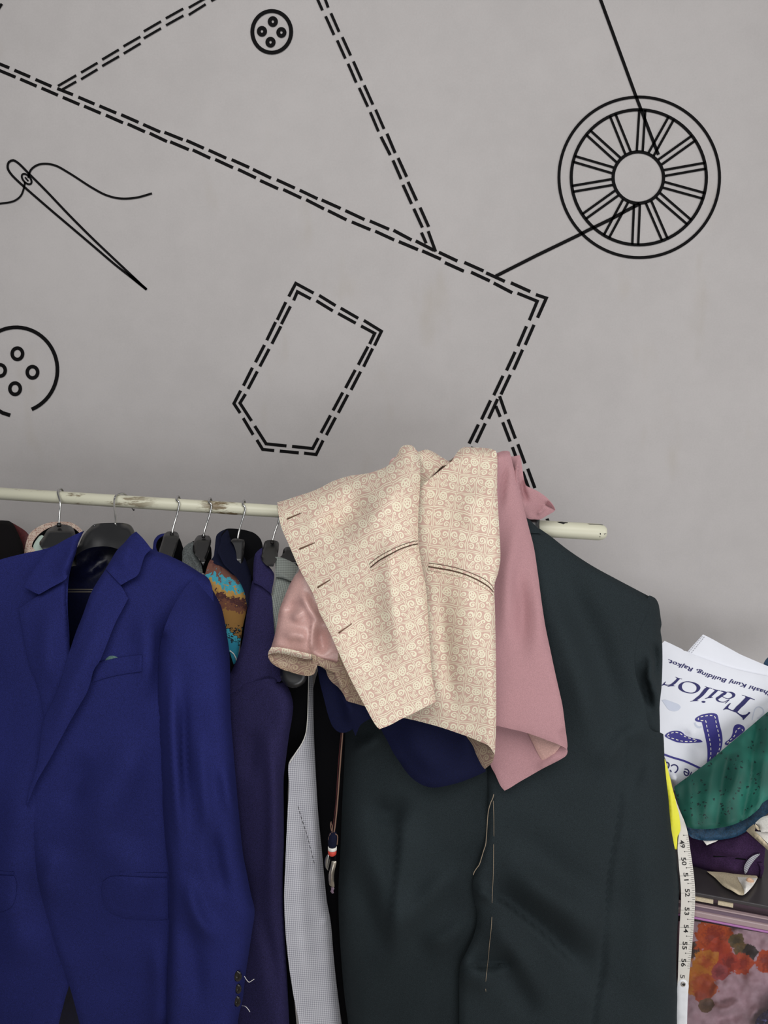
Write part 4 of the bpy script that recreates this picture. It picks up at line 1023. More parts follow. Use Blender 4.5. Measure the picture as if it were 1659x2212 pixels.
# ------------------------------------------------------------------ cord with bands and clip
ch = thing('hanging_cord', 'thin brown cord with red and white bands and metal clip beside the checked waistcoat', 'cord', P(719, 1920, 1.14))
dc = 1.145
M = Mesh(); add_tube(M, path3([P(742, 1540, dc), P(740, 1583, dc), P(735, 1648, dc), (P(729, 1731, dc)), P(724, 1781, dc), P(720, 1806, dc)]), .0012, 8); M.build('cord', MAT['brownthread'], ch)
M = Mesh(); add_tube(M, path3([P(738, 1570, dc + .004), P(731, 1650, dc + .004), P(725, 1740, dc + .004), P(717, 1800, dc + .004)]), .0007, 6); M.build('cord', MAT['wine'], ch)
def lathe_bar(name, pts, rs, m): 
    M = Mesh(); add_tube(M, [P(x, y, dc) for x, y in pts], rs, 14); return M.build(name, m, ch)
k = dc / FPX * 1.12
lathe_bar('knot', [(720, 1797), (719.5, 1804), (718.5, 1815), (718, 1824), (718, 1829)], [6 * k, 9.5 * k, 10.5 * k, 9.5 * k, 8 * k], MAT['ink'])
lathe_bar('white_band', [(718, 1828), (718, 1829.5), (718, 1835), (718, 1836)], [8 * k, 9.6 * k, 9.6 * k, 8 * k], MAT['white'])
lathe_bar('red_band', [(717.5, 1836), (717.5, 1837.5), (717.5, 1844), (717.5, 1847)], [8.4 * k, 9.4 * k, 9.0 * k, 6 * k], MAT['red'])
for sx in (-1, 1):
    M = Mesh(); add_tube(M, path3([P(717.5 + sx * 6, 1836, dc), P(718 + sx * 6, 1848, dc), P(719 + sx * 4.5, 1860, dc)]), .0012, 8); M.build('link', MAT['blackcl'], ch)
for w in ([(716, 1795), (714, 1782), (715.5, 1775)], [(714, 1800), (710, 1812), (711, 1822)], [(722, 1800), (729, 1806), (728, 1825)], [(717, 1800), (718, 1787), (716, 1779)]):
    M = Mesh(); add_tube(M, path3([P(x, y, dc - .003) for x, y in w]), .0008, 6); M.build('frayed_strand', MAT['brownthread'], ch)
clipf = plus(1.140, ridge([(721, 1862), (716, 1885), (717, 1915)], 3.5, .002))
solid('clip', Z('y5', [(330, 692), (372, 692), (374, 706), (362, 760), (352, 820), (352, 870), (356, 930), (345, 938), (312, 918), (302, 870), (302, 820), (316, 760), (326, 715)]), clipf, MAT['clip'], ch, thick=.004, step=2.5, roll=.001)
solid('clip_tip', Z('y5', [(322, 935), (352, 938), (356, 950), (345, 968), (352, 990), (335, 996), (318, 975), (326, 955)]), 1.143, MAT['frame'], ch, thick=.004, step=2.5)
solid('clip_back', Z('y5', [(300, 620), (272, 660), (264, 700), (272, 750), (296, 780), (304, 740), (312, 690), (318, 640)]), 1.150, MAT['steel'], ch, thick=.002, step=2.5)

# ------------------------------------------------------------------ navy waistcoat under the brocade
g = thing('navy_waistcoat', 'dark navy waistcoat folded over the rail under the brocade waistcoat, rounded hem showing', 'waistcoat', P(930, 1701, 1.10))
fN = plus(tps([(700, 1460, 1.135), (745, 1580, 1.125), (900, 1500, 1.112), (920, 1695, 1.106), (1040, 1640, 1.118), (830, 1590, 1.115), (900, 1200, 1.19), (1000, 1200, 1.19)]), ridge([(735, 1480), (755, 1530), (762, 1575)], 12, .008), ridge([(860, 1560), (920, 1640), (960, 1690)], 30, .005),
          edge([(863, 1646), (888, 1679), (921, 1699), (937, 1701), (990, 1691), (1050, 1668)], 10, .004), ripple(.003, 60, 31))
solid('front_panel', [(684, 1300), (686, 1440), (690, 1470), (700, 1510), (709, 1545), (719, 1570), (733, 1582), (748, 1582), (762, 1575), (768, 1590), (772, 1580), (779, 1566), (800, 1552), (815, 1562), (828, 1585), (839, 1605), (850, 1627), (863, 1646), (875, 1664), (888, 1679), (905, 1692), (921, 1699), (937, 1701.5), (962, 1698), (990, 1691), (1020, 1680), (1049, 1667), (1052, 1600), (1030, 1300), (900, 1160), (780, 1160)], fN, MAT['ink2'], g, step=9)

# ------------------------------------------------------------------ pink waistcoat
g = thing('pink_waistcoat', 'plain dusty pink waistcoat draped over the rail to the right of the brocade one', 'waistcoat', P(1140, 1708, 1.10))
fK = plus(tps([(1088, 976, 1.232), (1110, 1000, 1.232), (1120, 1100, 1.208), (1080, 1400, 1.125), (1190, 1450, 1.114), (1150, 1560, 1.085), (1225, 1612, 1.09), (1072, 1567, 1.092), (1140, 1250, 1.165), (1070, 1200, 1.175)]),
          edge([(1106, 990), (1117, 1036), (1136, 1114), (1153, 1181), (1178, 1352), (1199, 1452), (1215, 1524), (1226, 1612)], 12, .007), edge([(1062, 990), (1080, 976), (1102, 975)], 12, .02), ridge([(1095, 990), (1085, 1050), (1080, 1110)], 7, -.006), ridge([(1125, 1080), (1100, 1240), (1090, 1420)], 20, .006), ridge([(1150, 1230), (1165, 1330), (1150, 1460)], 22, .005),
          ridge([(1105, 1190), (1125, 1300), (1125, 1420)], 14, -.004), ridge([(1215, 1570), (1222, 1600), (1226, 1614)], 9, -.006))
solid('back_sheet', [(1098, 985), (1106, 986), (1122, 983), (1124.5, 988), (1129, 1017), (1132, 1035), (1137, 1049), (1147, 1054), (1158, 1059), (1168, 1065), (1179, 1073), (1188, 1082), (1195, 1091), (1200, 1101), (1196, 1105.5), (1182, 1113.5), (1167, 1122), (1155, 1122), (1142, 1121), (1130, 1110), (1105, 1060)],
      plus(tps([(1105, 990, 1.255), (1123, 985, 1.25), (1140, 1080, 1.235), (1200, 1100, 1.232), (1165, 1120, 1.235)]), crease([(1122, 985), (1118, 1010), (1117, 1036), (1124, 1070), (1135, 1105)], 8, .009), ridge([(1128, 1025), (1130, 1060), (1142, 1090)], 5, -.006), crease([(1157, 1113), (1170, 1100), (1180, 1090)], 6, .003)), MAT['pink'], g, step=4)
solid('fold', Z('v7', [(438, 68), (492, 14), (520, 40), (556, 84), (585, 130), (596, 158), (540, 126), (480, 96)]), 1.229, MAT['pink2'], g, step=4, thick=.004)
solid('inner_sheet', [(1066, 1540), (1110, 1560), (1150, 1570), (1190, 1590), (1224, 1612), (1225, 1617), (1226, 1624), (1223, 1632), (1210, 1641), (1173, 1660), (1145, 1676), (1119, 1691), (1100, 1703), (1090, 1708), (1082, 1699), (1069, 1671), (1060, 1654), (1056, 1600)],
      plus(tps([(1066, 1550, 1.125), (1150, 1600, 1.122), (1222, 1625, 1.10), (1090, 1705, 1.105), (1150, 1670, 1.108)]), ridge([(1155, 1662), (1185, 1645), (1218, 1618)], 8, .003)), MAT['pink'], g, step=7)
solid('lining_facing', [(1135, 1575), (1140, 1584), (1150, 1603), (1160, 1624), (1173, 1647), (1184, 1639), (1195, 1631), (1204, 1621), (1213, 1609), (1190, 1595), (1160, 1580)], tps([(1140, 1580, 1.118), (1213, 1610, 1.10), (1173, 1647, 1.106)]), MAT['pinklin'], g, step=5, thick=.002, label='paler peach lining corner')
solid('front_panel', [(1058, 1000), (1063, 985), (1070, 980), (1078, 976.5), (1088, 974), (1096, 974), (1101, 976), (1104, 986), (1107, 1000), (1112, 1018), (1117, 1036), (1126, 1075), (1136, 1114), (1143, 1142), (1153, 1181), (1162, 1240), (1170, 1300), (1178, 1352), (1189, 1405), (1199, 1452), (1208, 1492), (1215, 1524), (1221, 1570), (1226, 1612), (1225, 1619), (1218, 1614), (1210, 1610), (1197, 1604.5), (1184, 1600), (1162, 1591.5), (1140, 1584), (1124, 1579.5), (1108, 1576), (1090, 1571.5), (1060, 1565), (1050, 1400), (1050, 1200)], fK, MAT['pink'], g, step=8)
solid('back_drape', [(1064, 985), (1072, 980), (1082, 978), (1092, 985), (1098, 1040), (1102, 1120), (1104, 1260), (1060, 1260)], tps([(1066, 980, 1.245), (1090, 980, 1.245), (1066, 1100, 1.325), (1100, 1100, 1.325), (1066, 1260, 1.34), (1100, 1260, 1.34)]), MAT['pink'], g, step=14)

# ------------------------------------------------------------------ brocade waistcoat
g = thing('brocade_waistcoat', 'cream and pink brocade waistcoat slung over the rail, satin lining turned out at its left', 'waistcoat', P(880, 1661, 1.06))
A0 = tps([(600, 1085, 1.215), (740, 1032, 1.225), (877, 961, 1.228), (905, 1000, 1.205), (905, 1160, 1.115), (760, 1250, 1.10), (650, 1230, 1.135), (820, 1570, 1.022), (940, 1515, 1.04), (730, 1404, 1.065), (800, 1120, 1.14), (850, 1060, 1.155), (640, 1100, 1.19), (780, 1070, 1.185)])
AR = [(907, 997), (907, 1058), (904, 1103), (903, 1155), (905, 1185), (914, 1237), (922, 1288), (926, 1391), (932, 1452), (941, 1514)]
AT = [(599, 1085), (641, 1072), (697, 1050), (740, 1032), (815, 1016), (836, 1007), (854, 989), (869, 964), (877, 961), (889, 962), (904, 983)]
fA = plus(A0, edge(AR, 34, .022), edge(AT, 30, .03), ridge([(880, 975), (862, 1040), (800, 1120), (720, 1180)], 40, .012), ridge([(800, 1060), (760, 1110), (690, 1150)], 30, -.012), ridge([(890, 1090), (850, 1180), (850, 1300), (870, 1450)], 26, .008), ridge([(800, 1250), (790, 1350), (830, 1480)], 40, -.005),
          ridge([(760, 1040), (700, 1100), (640, 1150)], 26, .004), ripple(.003, 110, 41))
fB = plus(tps([(1000, 967, 1.225), (1071, 974, 1.222), (1000, 1100, 1.15), (1075, 1200, 1.115), (920, 1200, 1.15), (1069, 1620, 1.062), (900, 1550, 1.092), (1000, 1400, 1.075), (930, 1400, 1.10), (915, 1060, 1.19), (960, 1010, 1.21)]),
          edge([(1074, 983), (1074, 1061), (1078, 1133), (1081, 1205), (1076, 1238), (1069, 1259), (1068, 1290), (1070, 1350), (1072, 1487), (1071, 1574), (1069, 1628)], 16, .016), edge([(986, 979), (994, 970), (1003, 966), (1037, 967), (1061, 969)], 20, .03),
          ridge([(1000, 1180), (1010, 1330), (1020, 1500)], 34, .006), ridge([(955, 1250), (960, 1400), (985, 1560)], 18, -.006), ridge([(1030, 1040), (1010, 1150)], 26, .005), ripple(.003, 90, 43))
fF = lambda k: plus(fA, k)
# collar scrap between the two fronts
solid('collar', [(899, 972), (903, 976), (921, 971), (936, 976), (947, 983), (955, 988), (972, 998), (969, 1003), (955, 1007), (930, 1034), (907, 1058), (903, 1040), (904, 1000)], plus(tps([(903, 976, 1.262), (930, 975, 1.265), (972, 998, 1.25), (907, 1058, 1.222)]), edge([(901, 976), (921, 971), (936, 976), (972, 998)], 10, .015), crease([(970, 1001), (940, 1020), (908, 1056)], 6, .004)), MAT['brocade'], g, step=5, rot=-40)
solid('armhole_edge', [(836, 1008), (840, 1003), (843, 995), (848, 990), (854, 987), (853, 996), (847, 1004), (842, 1010)], 1.25, MAT['satin'], g, step=3, thick=.004, label='pink lining edge at the armhole')
# seamy side, back part and lining, deepest first
solid('back_panel', [(690, 1438), (704, 1448), (707, 1459), (713, 1469), (721, 1477), (729, 1483), (735, 1490), (741, 1498), (745, 1506), (749, 1514), (758, 1517), (769, 1520), (790, 1526), (810, 1530), (790, 1440), (740, 1400)], plus(tps([(706, 1450, 1.118), (745, 1505, 1.105), (790, 1526, 1.09), (740, 1420, 1.11)]), crease([(722, 1440), (735, 1465), (745, 1500)], 8, .005), ridge([(752, 1450), (748, 1480), (752, 1514)], 4, -.003)), MAT['brocadeb'], g, step=6, rot=20)
fL2 = plus(tps([(645, 1234, 1.155), (612, 1320, 1.145), (592, 1395, 1.122), (690, 1330, 1.122), (672, 1413, 1.105), (735, 1425, 1.118), (630, 1350, 1.125), (650, 1280, 1.142)]),
           edge([(645, 1234), (626, 1262), (604, 1315), (594, 1369), (586, 1398)], 16, .016), ridge([(628, 1345), (650, 1325), (672, 1318)], 12, .005), ridge([(605, 1375), (640, 1372), (672, 1380)], 12, .005), ridge([(650, 1270), (660, 1300), (677, 1330), (700, 1348)], 9, .006), ridge([(615, 1330), (634, 1308), (655, 1300)], 10, -.004), crease([(671, 1412), (672, 1375), (677, 1331)], 12, .006), ridge([(690, 1350), (695, 1385), (698, 1420)], 12, -.006), ripple(.003, 30, 47))
solid('lining', [(647, 1225), (645, 1234), (638, 1242), (632, 1252), (626, 1262), (620, 1276), (614, 1290), (609, 1302), (604, 1315), (601, 1328), (600, 1339), (597, 1355), (594, 1369), (590, 1384), (585, 1401), (600, 1400), (630, 1406), (655, 1411), (672, 1415), (700, 1426), (722, 1433), (745, 1440), (760, 1400), (700, 1290), (670, 1225)], fL2, MAT['satin'], g, step=5, label='glossy pink satin lining')
solid('hem_facing', [(672, 1411), (686, 1418), (700, 1424), (722, 1431), (745, 1438), (760, 1462), (745, 1459), (733, 1457), (721, 1453), (709, 1447), (697, 1441), (685, 1437), (676, 1432)], tps([(672, 1411, 1.10), (745, 1440, 1.108), (720, 1453, 1.104)]), MAT['brocadeb'], g, step=4, rot=10)
solid('hem_curl', [(579, 1414), (590, 1408), (600, 1408), (630, 1414), (660, 1422), (688, 1430), (685, 1438), (682.5, 1447), (678, 1456), (670, 1459.5), (662, 1460), (650, 1458), (636, 1454.5), (626, 1451), (612, 1447), (600, 1441), (590, 1435), (584, 1429), (580, 1421)],
      plus(tps([(579, 1416, 1.125), (600, 1440, 1.112), (665, 1460, 1.092), (685, 1435, 1.088), (630, 1412, 1.125), (640, 1435, 1.118)]), edge([(579, 1416), (600, 1441), (626, 1451), (650, 1458), (670, 1459), (683, 1447)], 8, -.006)), MAT['brocadeb'], g, step=4, rot=25)
solid('hem_facing', [(586, 1398), (600, 1398), (630, 1403), (655, 1409), (672, 1413), (673, 1424), (660, 1423.5), (645, 1420), (630, 1417), (615, 1413), (600, 1411), (588, 1411), (579, 1415), (580, 1408)], plus(tps([(582, 1408, 1.115), (600, 1404, 1.108), (672, 1418, 1.088), (630, 1410, 1.10)]), edge([(579, 1414), (600, 1411), (630, 1417), (673, 1424)], 6, .005), edge([(586, 1398), (630, 1403), (672, 1413)], 5, .004)), MAT['brocade'], g, step=3.5, rot=15, thick=.004)
# front panels
solid('hem_curl', [(1005, 1588), (1036, 1600), (1054, 1608), (1063, 1618), (1068, 1630), (1066, 1640), (1063, 1647), (1055, 1655), (1047, 1661.5), (1041, 1654), (1036, 1645), (1028, 1628), (1021, 1610)], tps([(1012, 1593, 1.105), (1067, 1630, 1.072), (1047, 1660, 1.088), (1036, 1620, 1.10)]), MAT['brocadeb'], g, step=4, rot=30)
solid('front_panel', [(907, 1058), (916, 1045), (930, 1033), (950, 1017), (970, 1001), (977, 995), (981, 987), (986, 979), (994, 970), (1003, 966), (1020, 966.5), (1037, 967), (1050, 968), (1061, 969.5), (1071, 974), (1074, 984), (1074, 1030), (1074, 1061), (1076, 1097), (1078, 1133), (1080, 1170), (1081, 1205), (1079, 1222), (1076, 1238), (1069, 1259), (1068, 1280), (1069, 1310), (1070, 1350), (1071, 1400), (1072, 1487), (1071.5, 1574), (1069, 1630), (1065, 1624), (1062, 1619), (1054, 1610), (1036, 1602), (1010, 1591), (990, 1584), (967, 1576), (945, 1569), (923, 1563), (900, 1557), (868, 1550), (860, 1500), (858, 1300), (862, 1120)], fB, MAT['brocade'], g, step=8, rot=-9)
solid('front_panel', [(599, 1085), (617, 1080), (641, 1072), (672, 1062), (697, 1051), (713, 1042), (740, 1032), (760, 1027), (785, 1024), (800, 1021), (815, 1016), (836, 1007), (846, 998), (854, 988), (858, 982), (861, 976), (864, 969), (869, 964), (877, 961), (889, 962), (897, 969), (904, 982), (907, 997), (908, 1028), (907, 1058), (904, 1103), (903, 1155), (905, 1185), (909, 1210), (914, 1237), (919, 1263), (922, 1288), (925, 1340), (928, 1391), (933, 1452), (941.5, 1516), (925, 1524.5), (908, 1533), (888, 1543.5), (867, 1553), (843, 1566), (820, 1575), (814, 1570), (806, 1558), (787, 1523), (757, 1466), (728, 1402), (716, 1374), (703, 1348), (691, 1325), (683, 1302), (675, 1280), (660, 1253), (646, 1227), (633, 1198), (621, 1170), (611, 1148), (605, 1129), (601, 1107)], fA, MAT['brocade'], g, step=8, rot=25)
# welt pockets and buttonholes
for up, mid, lo, f in (([(797, 1219), (815, 1204.5), (830, 1195.5), (846, 1187), (862, 1180), (877, 1174.5), (890, 1170.5), (903, 1168)], [(800, 1226), (817, 1212), (832, 1203), (847, 1195), (863, 1186.5), (878, 1181), (891, 1177), (903, 1175)], [(801, 1233), (825, 1221), (850, 1206), (866, 1198), (880, 1190), (892, 1185), (904, 1182)], fA),
                       ([(926, 1216), (954, 1220), (972, 1223.5), (990, 1228), (1006, 1233), (1021, 1239), (1045, 1250), (1060, 1262), (1067, 1273)], [(925, 1224), (958, 1229.5), (973, 1232), (987, 1235.6), (1002, 1240), (1016, 1245.5), (1039, 1257), (1057, 1269), (1066, 1279)], [(923, 1232), (954, 1238), (984, 1244), (1010, 1252), (1033, 1263), (1057, 1277), (1067, 1288)], fB)):
    U, C_, L_ = (catmull(q, 5) for q in (up, mid, lo))
    M = Mesh(); stroke(M, U, 1.0, plus(f, -.0008), .001); stroke(M, C_, 1.7, plus(f, -.0005), .0008); M.build('pocket_opening', MAT['slit'], g, label='dark slit of the welt pocket')
    for a_, b_, s1, s2 in ((U, C_, .12, .80), (C_, L_, .22, .92)):
        n_ = 24; ia = np.linspace(0, len(a_) - 1, n_); ib = np.linspace(0, len(b_) - 1, n_)
        ga = lambda q, i: np.c_[np.interp(i, range(len(q)), [p[0] for p in q]), np.interp(i, range(len(q)), [p[1] for p in q])]
        X, Y = ga(a_, ia), ga(b_, ib); top = X + (Y - X) * s1; bot = X + (Y - X) * s2
        solid('pocket_welt', [tuple(p) for p in top] + [tuple(p) for p in bot[::-1]], plus(f, -.0032), MAT['brocade'], g, step=3.5, thick=.003, rot=30 if f is fA else -20, smooth=False)
for a_, b_ in (((620.5, 1121), (653.5, 1106.5)), ((647, 1186), (682.5, 1171)), ((686, 1269), (715.5, 1250.5)), ((732, 1367), (762, 1345.5))):
    a_, b_ = np.array(a_), np.array(b_); t_ = (b_ - a_) / np.hypot(*(b_ - a_)); n_ = np.array([-t_[1], t_[0]])
    ols = [tuple(a_ + n_ * 3.0), tuple(b_ + n_ * 1.5), tuple(b_ - n_ * 1.5), tuple(a_ - n_ * 3.0), tuple(a_ - t_ * 2.6 - n_ * 1.6), tuple(a_ - t_ * 2.6 + n_ * 1.6)]
    o_ = solid('buttonhole', ols, plus(fA, -.0012), MAT['stitch'], g, step=3, thick=.002, smooth=False)
    M = Mesh(); stroke(M, [tuple(a_ + t_ * .5), tuple(a_ + t_ * 5), tuple(b_ - t_ * 2)], [1.8, 1.0, .5], plus(fA, -.0013), .0006); M.build('slit', MAT['slit'], o_)
# half hanging behind the rail
solid('back_drape', [(872, 975), (905, 990), (960, 1000), (1000, 975), (1060, 975), (1068, 1200), (1060, 1300), (810, 1300), (800, 1150), (806, 1050)], tps([(880, 985, 1.26), (1030, 975, 1.26), (800, 1100, 1.345), (1030, 1100, 1.345), (900, 1300, 1.38), (900, 1100, 1.35)]), MAT['brocade'], g, step=16)
# ------------------------------------------------------------------ shop bag
g = thing('shop_bag', 'white shop bag with blue lettering lying upside down behind the charcoal blazer', 'bag', P(1540, 1690, 1.32))
fG = plus(tps([(1435, 1384, 1.37), (1659, 1461, 1.40), (1469, 1694, 1.275), (1659, 1541, 1.355), (1440, 1550, 1.31), (1560, 1560, 1.34)]), ridge([(1445, 1575), (1490, 1600), (1520, 1650)], 16, -.006), ridge([(1500, 1560), (1490, 1620)], 14, .004), ridge([(1445, 1670), (1456, 1680), (1466, 1690)], 4, .005), edge([(1400, 1600), (1459, 1697), (1469, 1694), (1511, 1663), (1560, 1625), (1659, 1541)], 10, .006))
solid('handle_flap', Z('w7', [(360, 280), (400, 293), (470, 212), (540, 136), (606, 64), (680, 100), (760, 142), (860, 198), (980, 262), (1100, 328), (1200, 372), (1300, 415), (1420, 465), (1480, 490), (1900, 640), (1900, 760), (1450, 640), (1000, 540), (700, 440), (440, 340)]), plus(fG, .006), MAT['bag'], g, step=8, thick=.002)
M = Mesh(); dashes(M, Z('w7', [(598, 88), (420, 300)]), .9, 3.2, 2.0, plus(fG, .0058)); dashes(M, Z('w7', [(628, 96), (448, 318)]), .9, 3.2, 2.0, plus(fG, .0058)); M.build('flap_stitching', MAT['bagstitch'], g)
solid('bag_front', Z('w7', [(60, 185), (95, 150), (160, 178), (230, 212), (340, 268), (352, 282), (400, 292), (440, 324), (520, 352), (700, 418), (850, 470), (1000, 518), (1250, 578), (1469, 622), (1900, 720), (1900, 760), (1469, 1110), (1350, 1212), (1250, 1298), (1080, 1440), (900, 1595), (750, 1718), (650, 1792), (560, 1860), (420, 1965), (300, 2050), (262, 2070), (240, 2066), (180, 1990), (140, 1850), (100, 1700), (-60, 1500), (-60, 300)]), fG, MAT['bag'], g, step=8, thick=.006)
fP0 = plus(fG, -.0004)
M = Mesh()
for poly in (Z('v1', [(470, 170), (490, 172), (560, 200), (640, 222), (678, 230), (662, 240), (615, 230), (585, 250), (530, 310), (470, 370), (410, 412), (440, 432), (468, 432), (455, 442), (330, 450), (240, 468), (235, 458), (310, 420), (270, 427), (200, 428), (135, 413), (70, 430), (62, 420), (130, 350), (180, 308), (194, 318), (155, 365), (165, 388), (230, 405), (290, 405), (340, 380), (400, 335), (460, 280), (515, 220), (515, 200), (475, 185)]),
             Z('v1', [(1350, 445), (1365, 450), (1450, 478), (1530, 498), (1572, 515), (1560, 526), (1500, 512), (1460, 540), (1380, 640), (1300, 730), (1200, 810), (1110, 870), (1160, 874), (1155, 886), (1010, 896), (920, 910), (915, 898), (990, 875), (1090, 790), (1180, 720), (1260, 620), (1340, 520), (1395, 487), (1400, 474), (1355, 460)]),
             Z('v2', [(235, 215), (250, 215), (340, 240), (430, 256), (425, 268), (375, 260), (320, 315), (240, 385), (195, 432), (245, 438), (240, 449), (130, 456), (40, 471), (35, 460), (100, 440), (180, 360), (270, 280), (290, 250), (240, 226)]),
             Z('v2', [(995, 370), (1010, 371), (1100, 405), (1210, 440), (1322, 490), (1310, 506), (1215, 465), (1160, 510), (1060, 620), (960, 710), (880, 800), (870, 812), (930, 860), (1000, 890), (1080, 880), (1130, 850), (1170, 805), (1210, 830), (1110, 930), (1030, 1015), (1000, 995), (1010, 970), (930, 900), (830, 822), (750, 796), (660, 757), (600, 742), (540, 748), (520, 764), (505, 750), (580, 670), (640, 610), (680, 585), (705, 592), (660, 640), (632, 690), (650, 725), (720, 757), (765, 765), (850, 665), (940, 585), (1010, 510), (1075, 445), (1080, 420), (1060, 400), (990, 383)]),
             circle2d(Z('v1', [(1312, 913)])[0], 58 / 13.825, 28 / 13.825, 18)):
    fill(M, poly, fP0, .0003, 3.0)
oo = catmull(Z('v1', [(555, 455), (580, 400), (650, 345), (740, 312), (860, 302), (980, 320), (1090, 355), (1170, 405), (1215, 470), (1215, 520), (1170, 585), (1090, 635), (1000, 660), (900, 662), (800, 645), (690, 610), (600, 555), (560, 505)]), 1.0, True)
oi = catmull(Z('v1', [(665, 470), (680, 400), (740, 340), (840, 325), (960, 350), (1050, 400), (1100, 460), (1105, 520), (1085, 580), (1030, 625), (950, 640), (860, 630), (770, 600), (700, 550)]), 1.0, True)
def by_angle(q, n=48):
    q = np.array(q); c_ = np.array(Z('v1', [(885, 483)])[0]); a = np.arctan2(*(q - c_).T[::-1]); o = np.argsort(a); T_ = np.linspace(-math.pi, math.pi, n, endpoint=False)
    return [tuple(p) for p in np.c_[np.interp(T_, a[o], q[o, 0], period=2 * math.pi), np.interp(T_, a[o], q[o, 1], period=2 * math.pi)]]
add_strip(M, by_angle(oi), by_angle(oo), fP0, .0003, True)
def vstroke(pts, ws, f=fP0):
    q = np.array(pts); m = len(q); c_ = catmull(pts, 1.2); t = np.linspace(0, m - 1, len(c_))
    # widths follow arc length
    s = np.r_[0, np.cumsum(np.hypot(*np.diff(np.array(c_), axis=0).T))]; sp = np.r_[0, np.cumsum(np.hypot(*np.diff(q, axis=0).T))]
    L, R = ribbon2d(c_, list(np.interp(s / s[-1], sp / sp[-1], ws))); add_strip(M, L, R, f, .0003)
vstroke(Z('v2', [(442, 270), (520, 288), (560, 318), (480, 370), (410, 425), (345, 470), (370, 520), (450, 553), (530, 555), (600, 520), (668, 492)]), [1.2, 3, 5.5, 5.5, 5.2, 5.4, 3.6, 1.4, 1.1, 1.1, 1.2])
vstroke(Z('v2', [(575, 305), (640, 298), (720, 315), (778, 372), (735, 435), (640, 466), (540, 445), (470, 395)]), [1.4, 1.2, 3.6, 7, 3.2, 1.2, 1.3, 1.6])
vstroke(Z('v2', [(668, 490), (610, 545), (552, 593)]), [1.3, 1.5, 1.2])
M.build('shop_lettering', MAT['print_dark'], g, smooth=False, label='dark blue serif word on the bag')
M = Mesh(); text_on(M, 'Shashi Kunj Building, Rajkot.', [(1669, 1496.5), (1659, 1492.8), (1640, 1487), (1605.5, 1475.8), (1565.6, 1466), (1530, 1455), (1492.4, 1441.5), (1465, 1432), (1444.2, 1424)], (-5.2, 7.4), fP0, .0003, bold=.022)
M.build('address_lettering', MAT['print_dark'], g, smooth=False, label='small dark blue address line')
lea = Z('v3', [(50, 490), (65, 472), (90, 450), (160, 415), (240, 402), (320, 410), (380, 445), (410, 480), (470, 510), (560, 535), (650, 555), (700, 570), (730, 602), (690, 612), (590, 618), (480, 625), (370, 620), (260, 605), (170, 570), (90, 530), (60, 510)])
mid_ = Z('v3', [(590, 205), (600, 185), (620, 165), (700, 120), (800, 95), (900, 87), (960, 95), (985, 110), (1000, 135), (1020, 230), (1045, 330), (1070, 430), (1085, 540), (1080, 650), (1060, 730), (1030, 785), (960, 850), (900, 905), (810, 975), (815, 850), (810, 700), (785, 560), (750, 400), (715, 250), (640, 240), (605, 226)])
rig = Z('v3', [(1125, 640), (1128, 620), (1140, 605), (1200, 560), (1240, 510), (1265, 440), (1275, 370), (1300, 310), (1325, 293), (1360, 285), (1420, 295), (1470, 330), (1487, 375), (1470, 412), (1360, 505), (1220, 618), (1180, 660), (1140, 655)])
EMB = []
for q in (lea, mid_, rig):
    M = Mesh(); fill(M, smooth_closed(q, 3), fP0, .0003, 3.5); EMB.append(M.build('emblem', MAT['print_blue'], g, smooth=False, label='indigo stitched emblem piece'))
M = Mesh(); stroke(M, catmull(Z('v3', [(20, 822), (60, 835), (200, 885), (400, 945), (560, 1015), (690, 1075)]), 4), 4.2, fP0, .0003)
M.build('curved_line', MAT['print_blue'], g, smooth=False, label='curved indigo line')
f2 = plus(fP0, -.0004)
for em, pl in zip(EMB, ([(95, 490), (112, 470), (150, 450), (245, 430), (330, 455), (390, 495), (460, 525), (540, 548), (622, 568), (600, 588), (500, 595), (410, 595), (320, 580), (240, 555), (160, 530), (100, 508)],
           [(985, 828), (1015, 770), (1035, 690), (1040, 590), (1025, 520), (1010, 430), (985, 340), (970, 260), (945, 150), (900, 130), (830, 130), (740, 145), (670, 165), (645, 192), (700, 220), (780, 222), (795, 290), (820, 400), (850, 540), (870, 660), (876, 760), (872, 850), (850, 935)],
           [(1235, 608), (1170, 632), (1160, 628), (1215, 575), (1270, 530), (1310, 470), (1335, 395), (1390, 355), (1430, 370), (1445, 405)])):
    M = Mesh(); dashes(M, Z('v3', pl), 1.8, 5.6, 4.4, f2, .0003); M.build('stitching', MAT['white'], em, smooth=False, label='white dashed stitch line')
M = Mesh()
for pl, w in (([(275, 345), (320, 312), (375, 305), (430, 325), (468, 370), (475, 420), (455, 480), (405, 530), (340, 545), (285, 525), (250, 460)], 2.7), ([(115, 240), (150, 235), (190, 250), (215, 290), (212, 345), (190, 390), (160, 412)], 2.7), ([(672, 435), (710, 432), (755, 445), (795, 485), (805, 545), (780, 600), (740, 622), (700, 610), (668, 570), (660, 515), (668, 490)], 2.5), ([(668, 492), (730, 530), (796, 566)], 2.2), ([(890, 515), (860, 570), (815, 650)], 2.2)):
    stroke(M, catmull(Z('v4', pl), 1.2), w, fP0, .0003)
M.build('slogan_lettering', MAT['print_dark'], g, smooth=False, label='part of a second blue word at the lower corner')
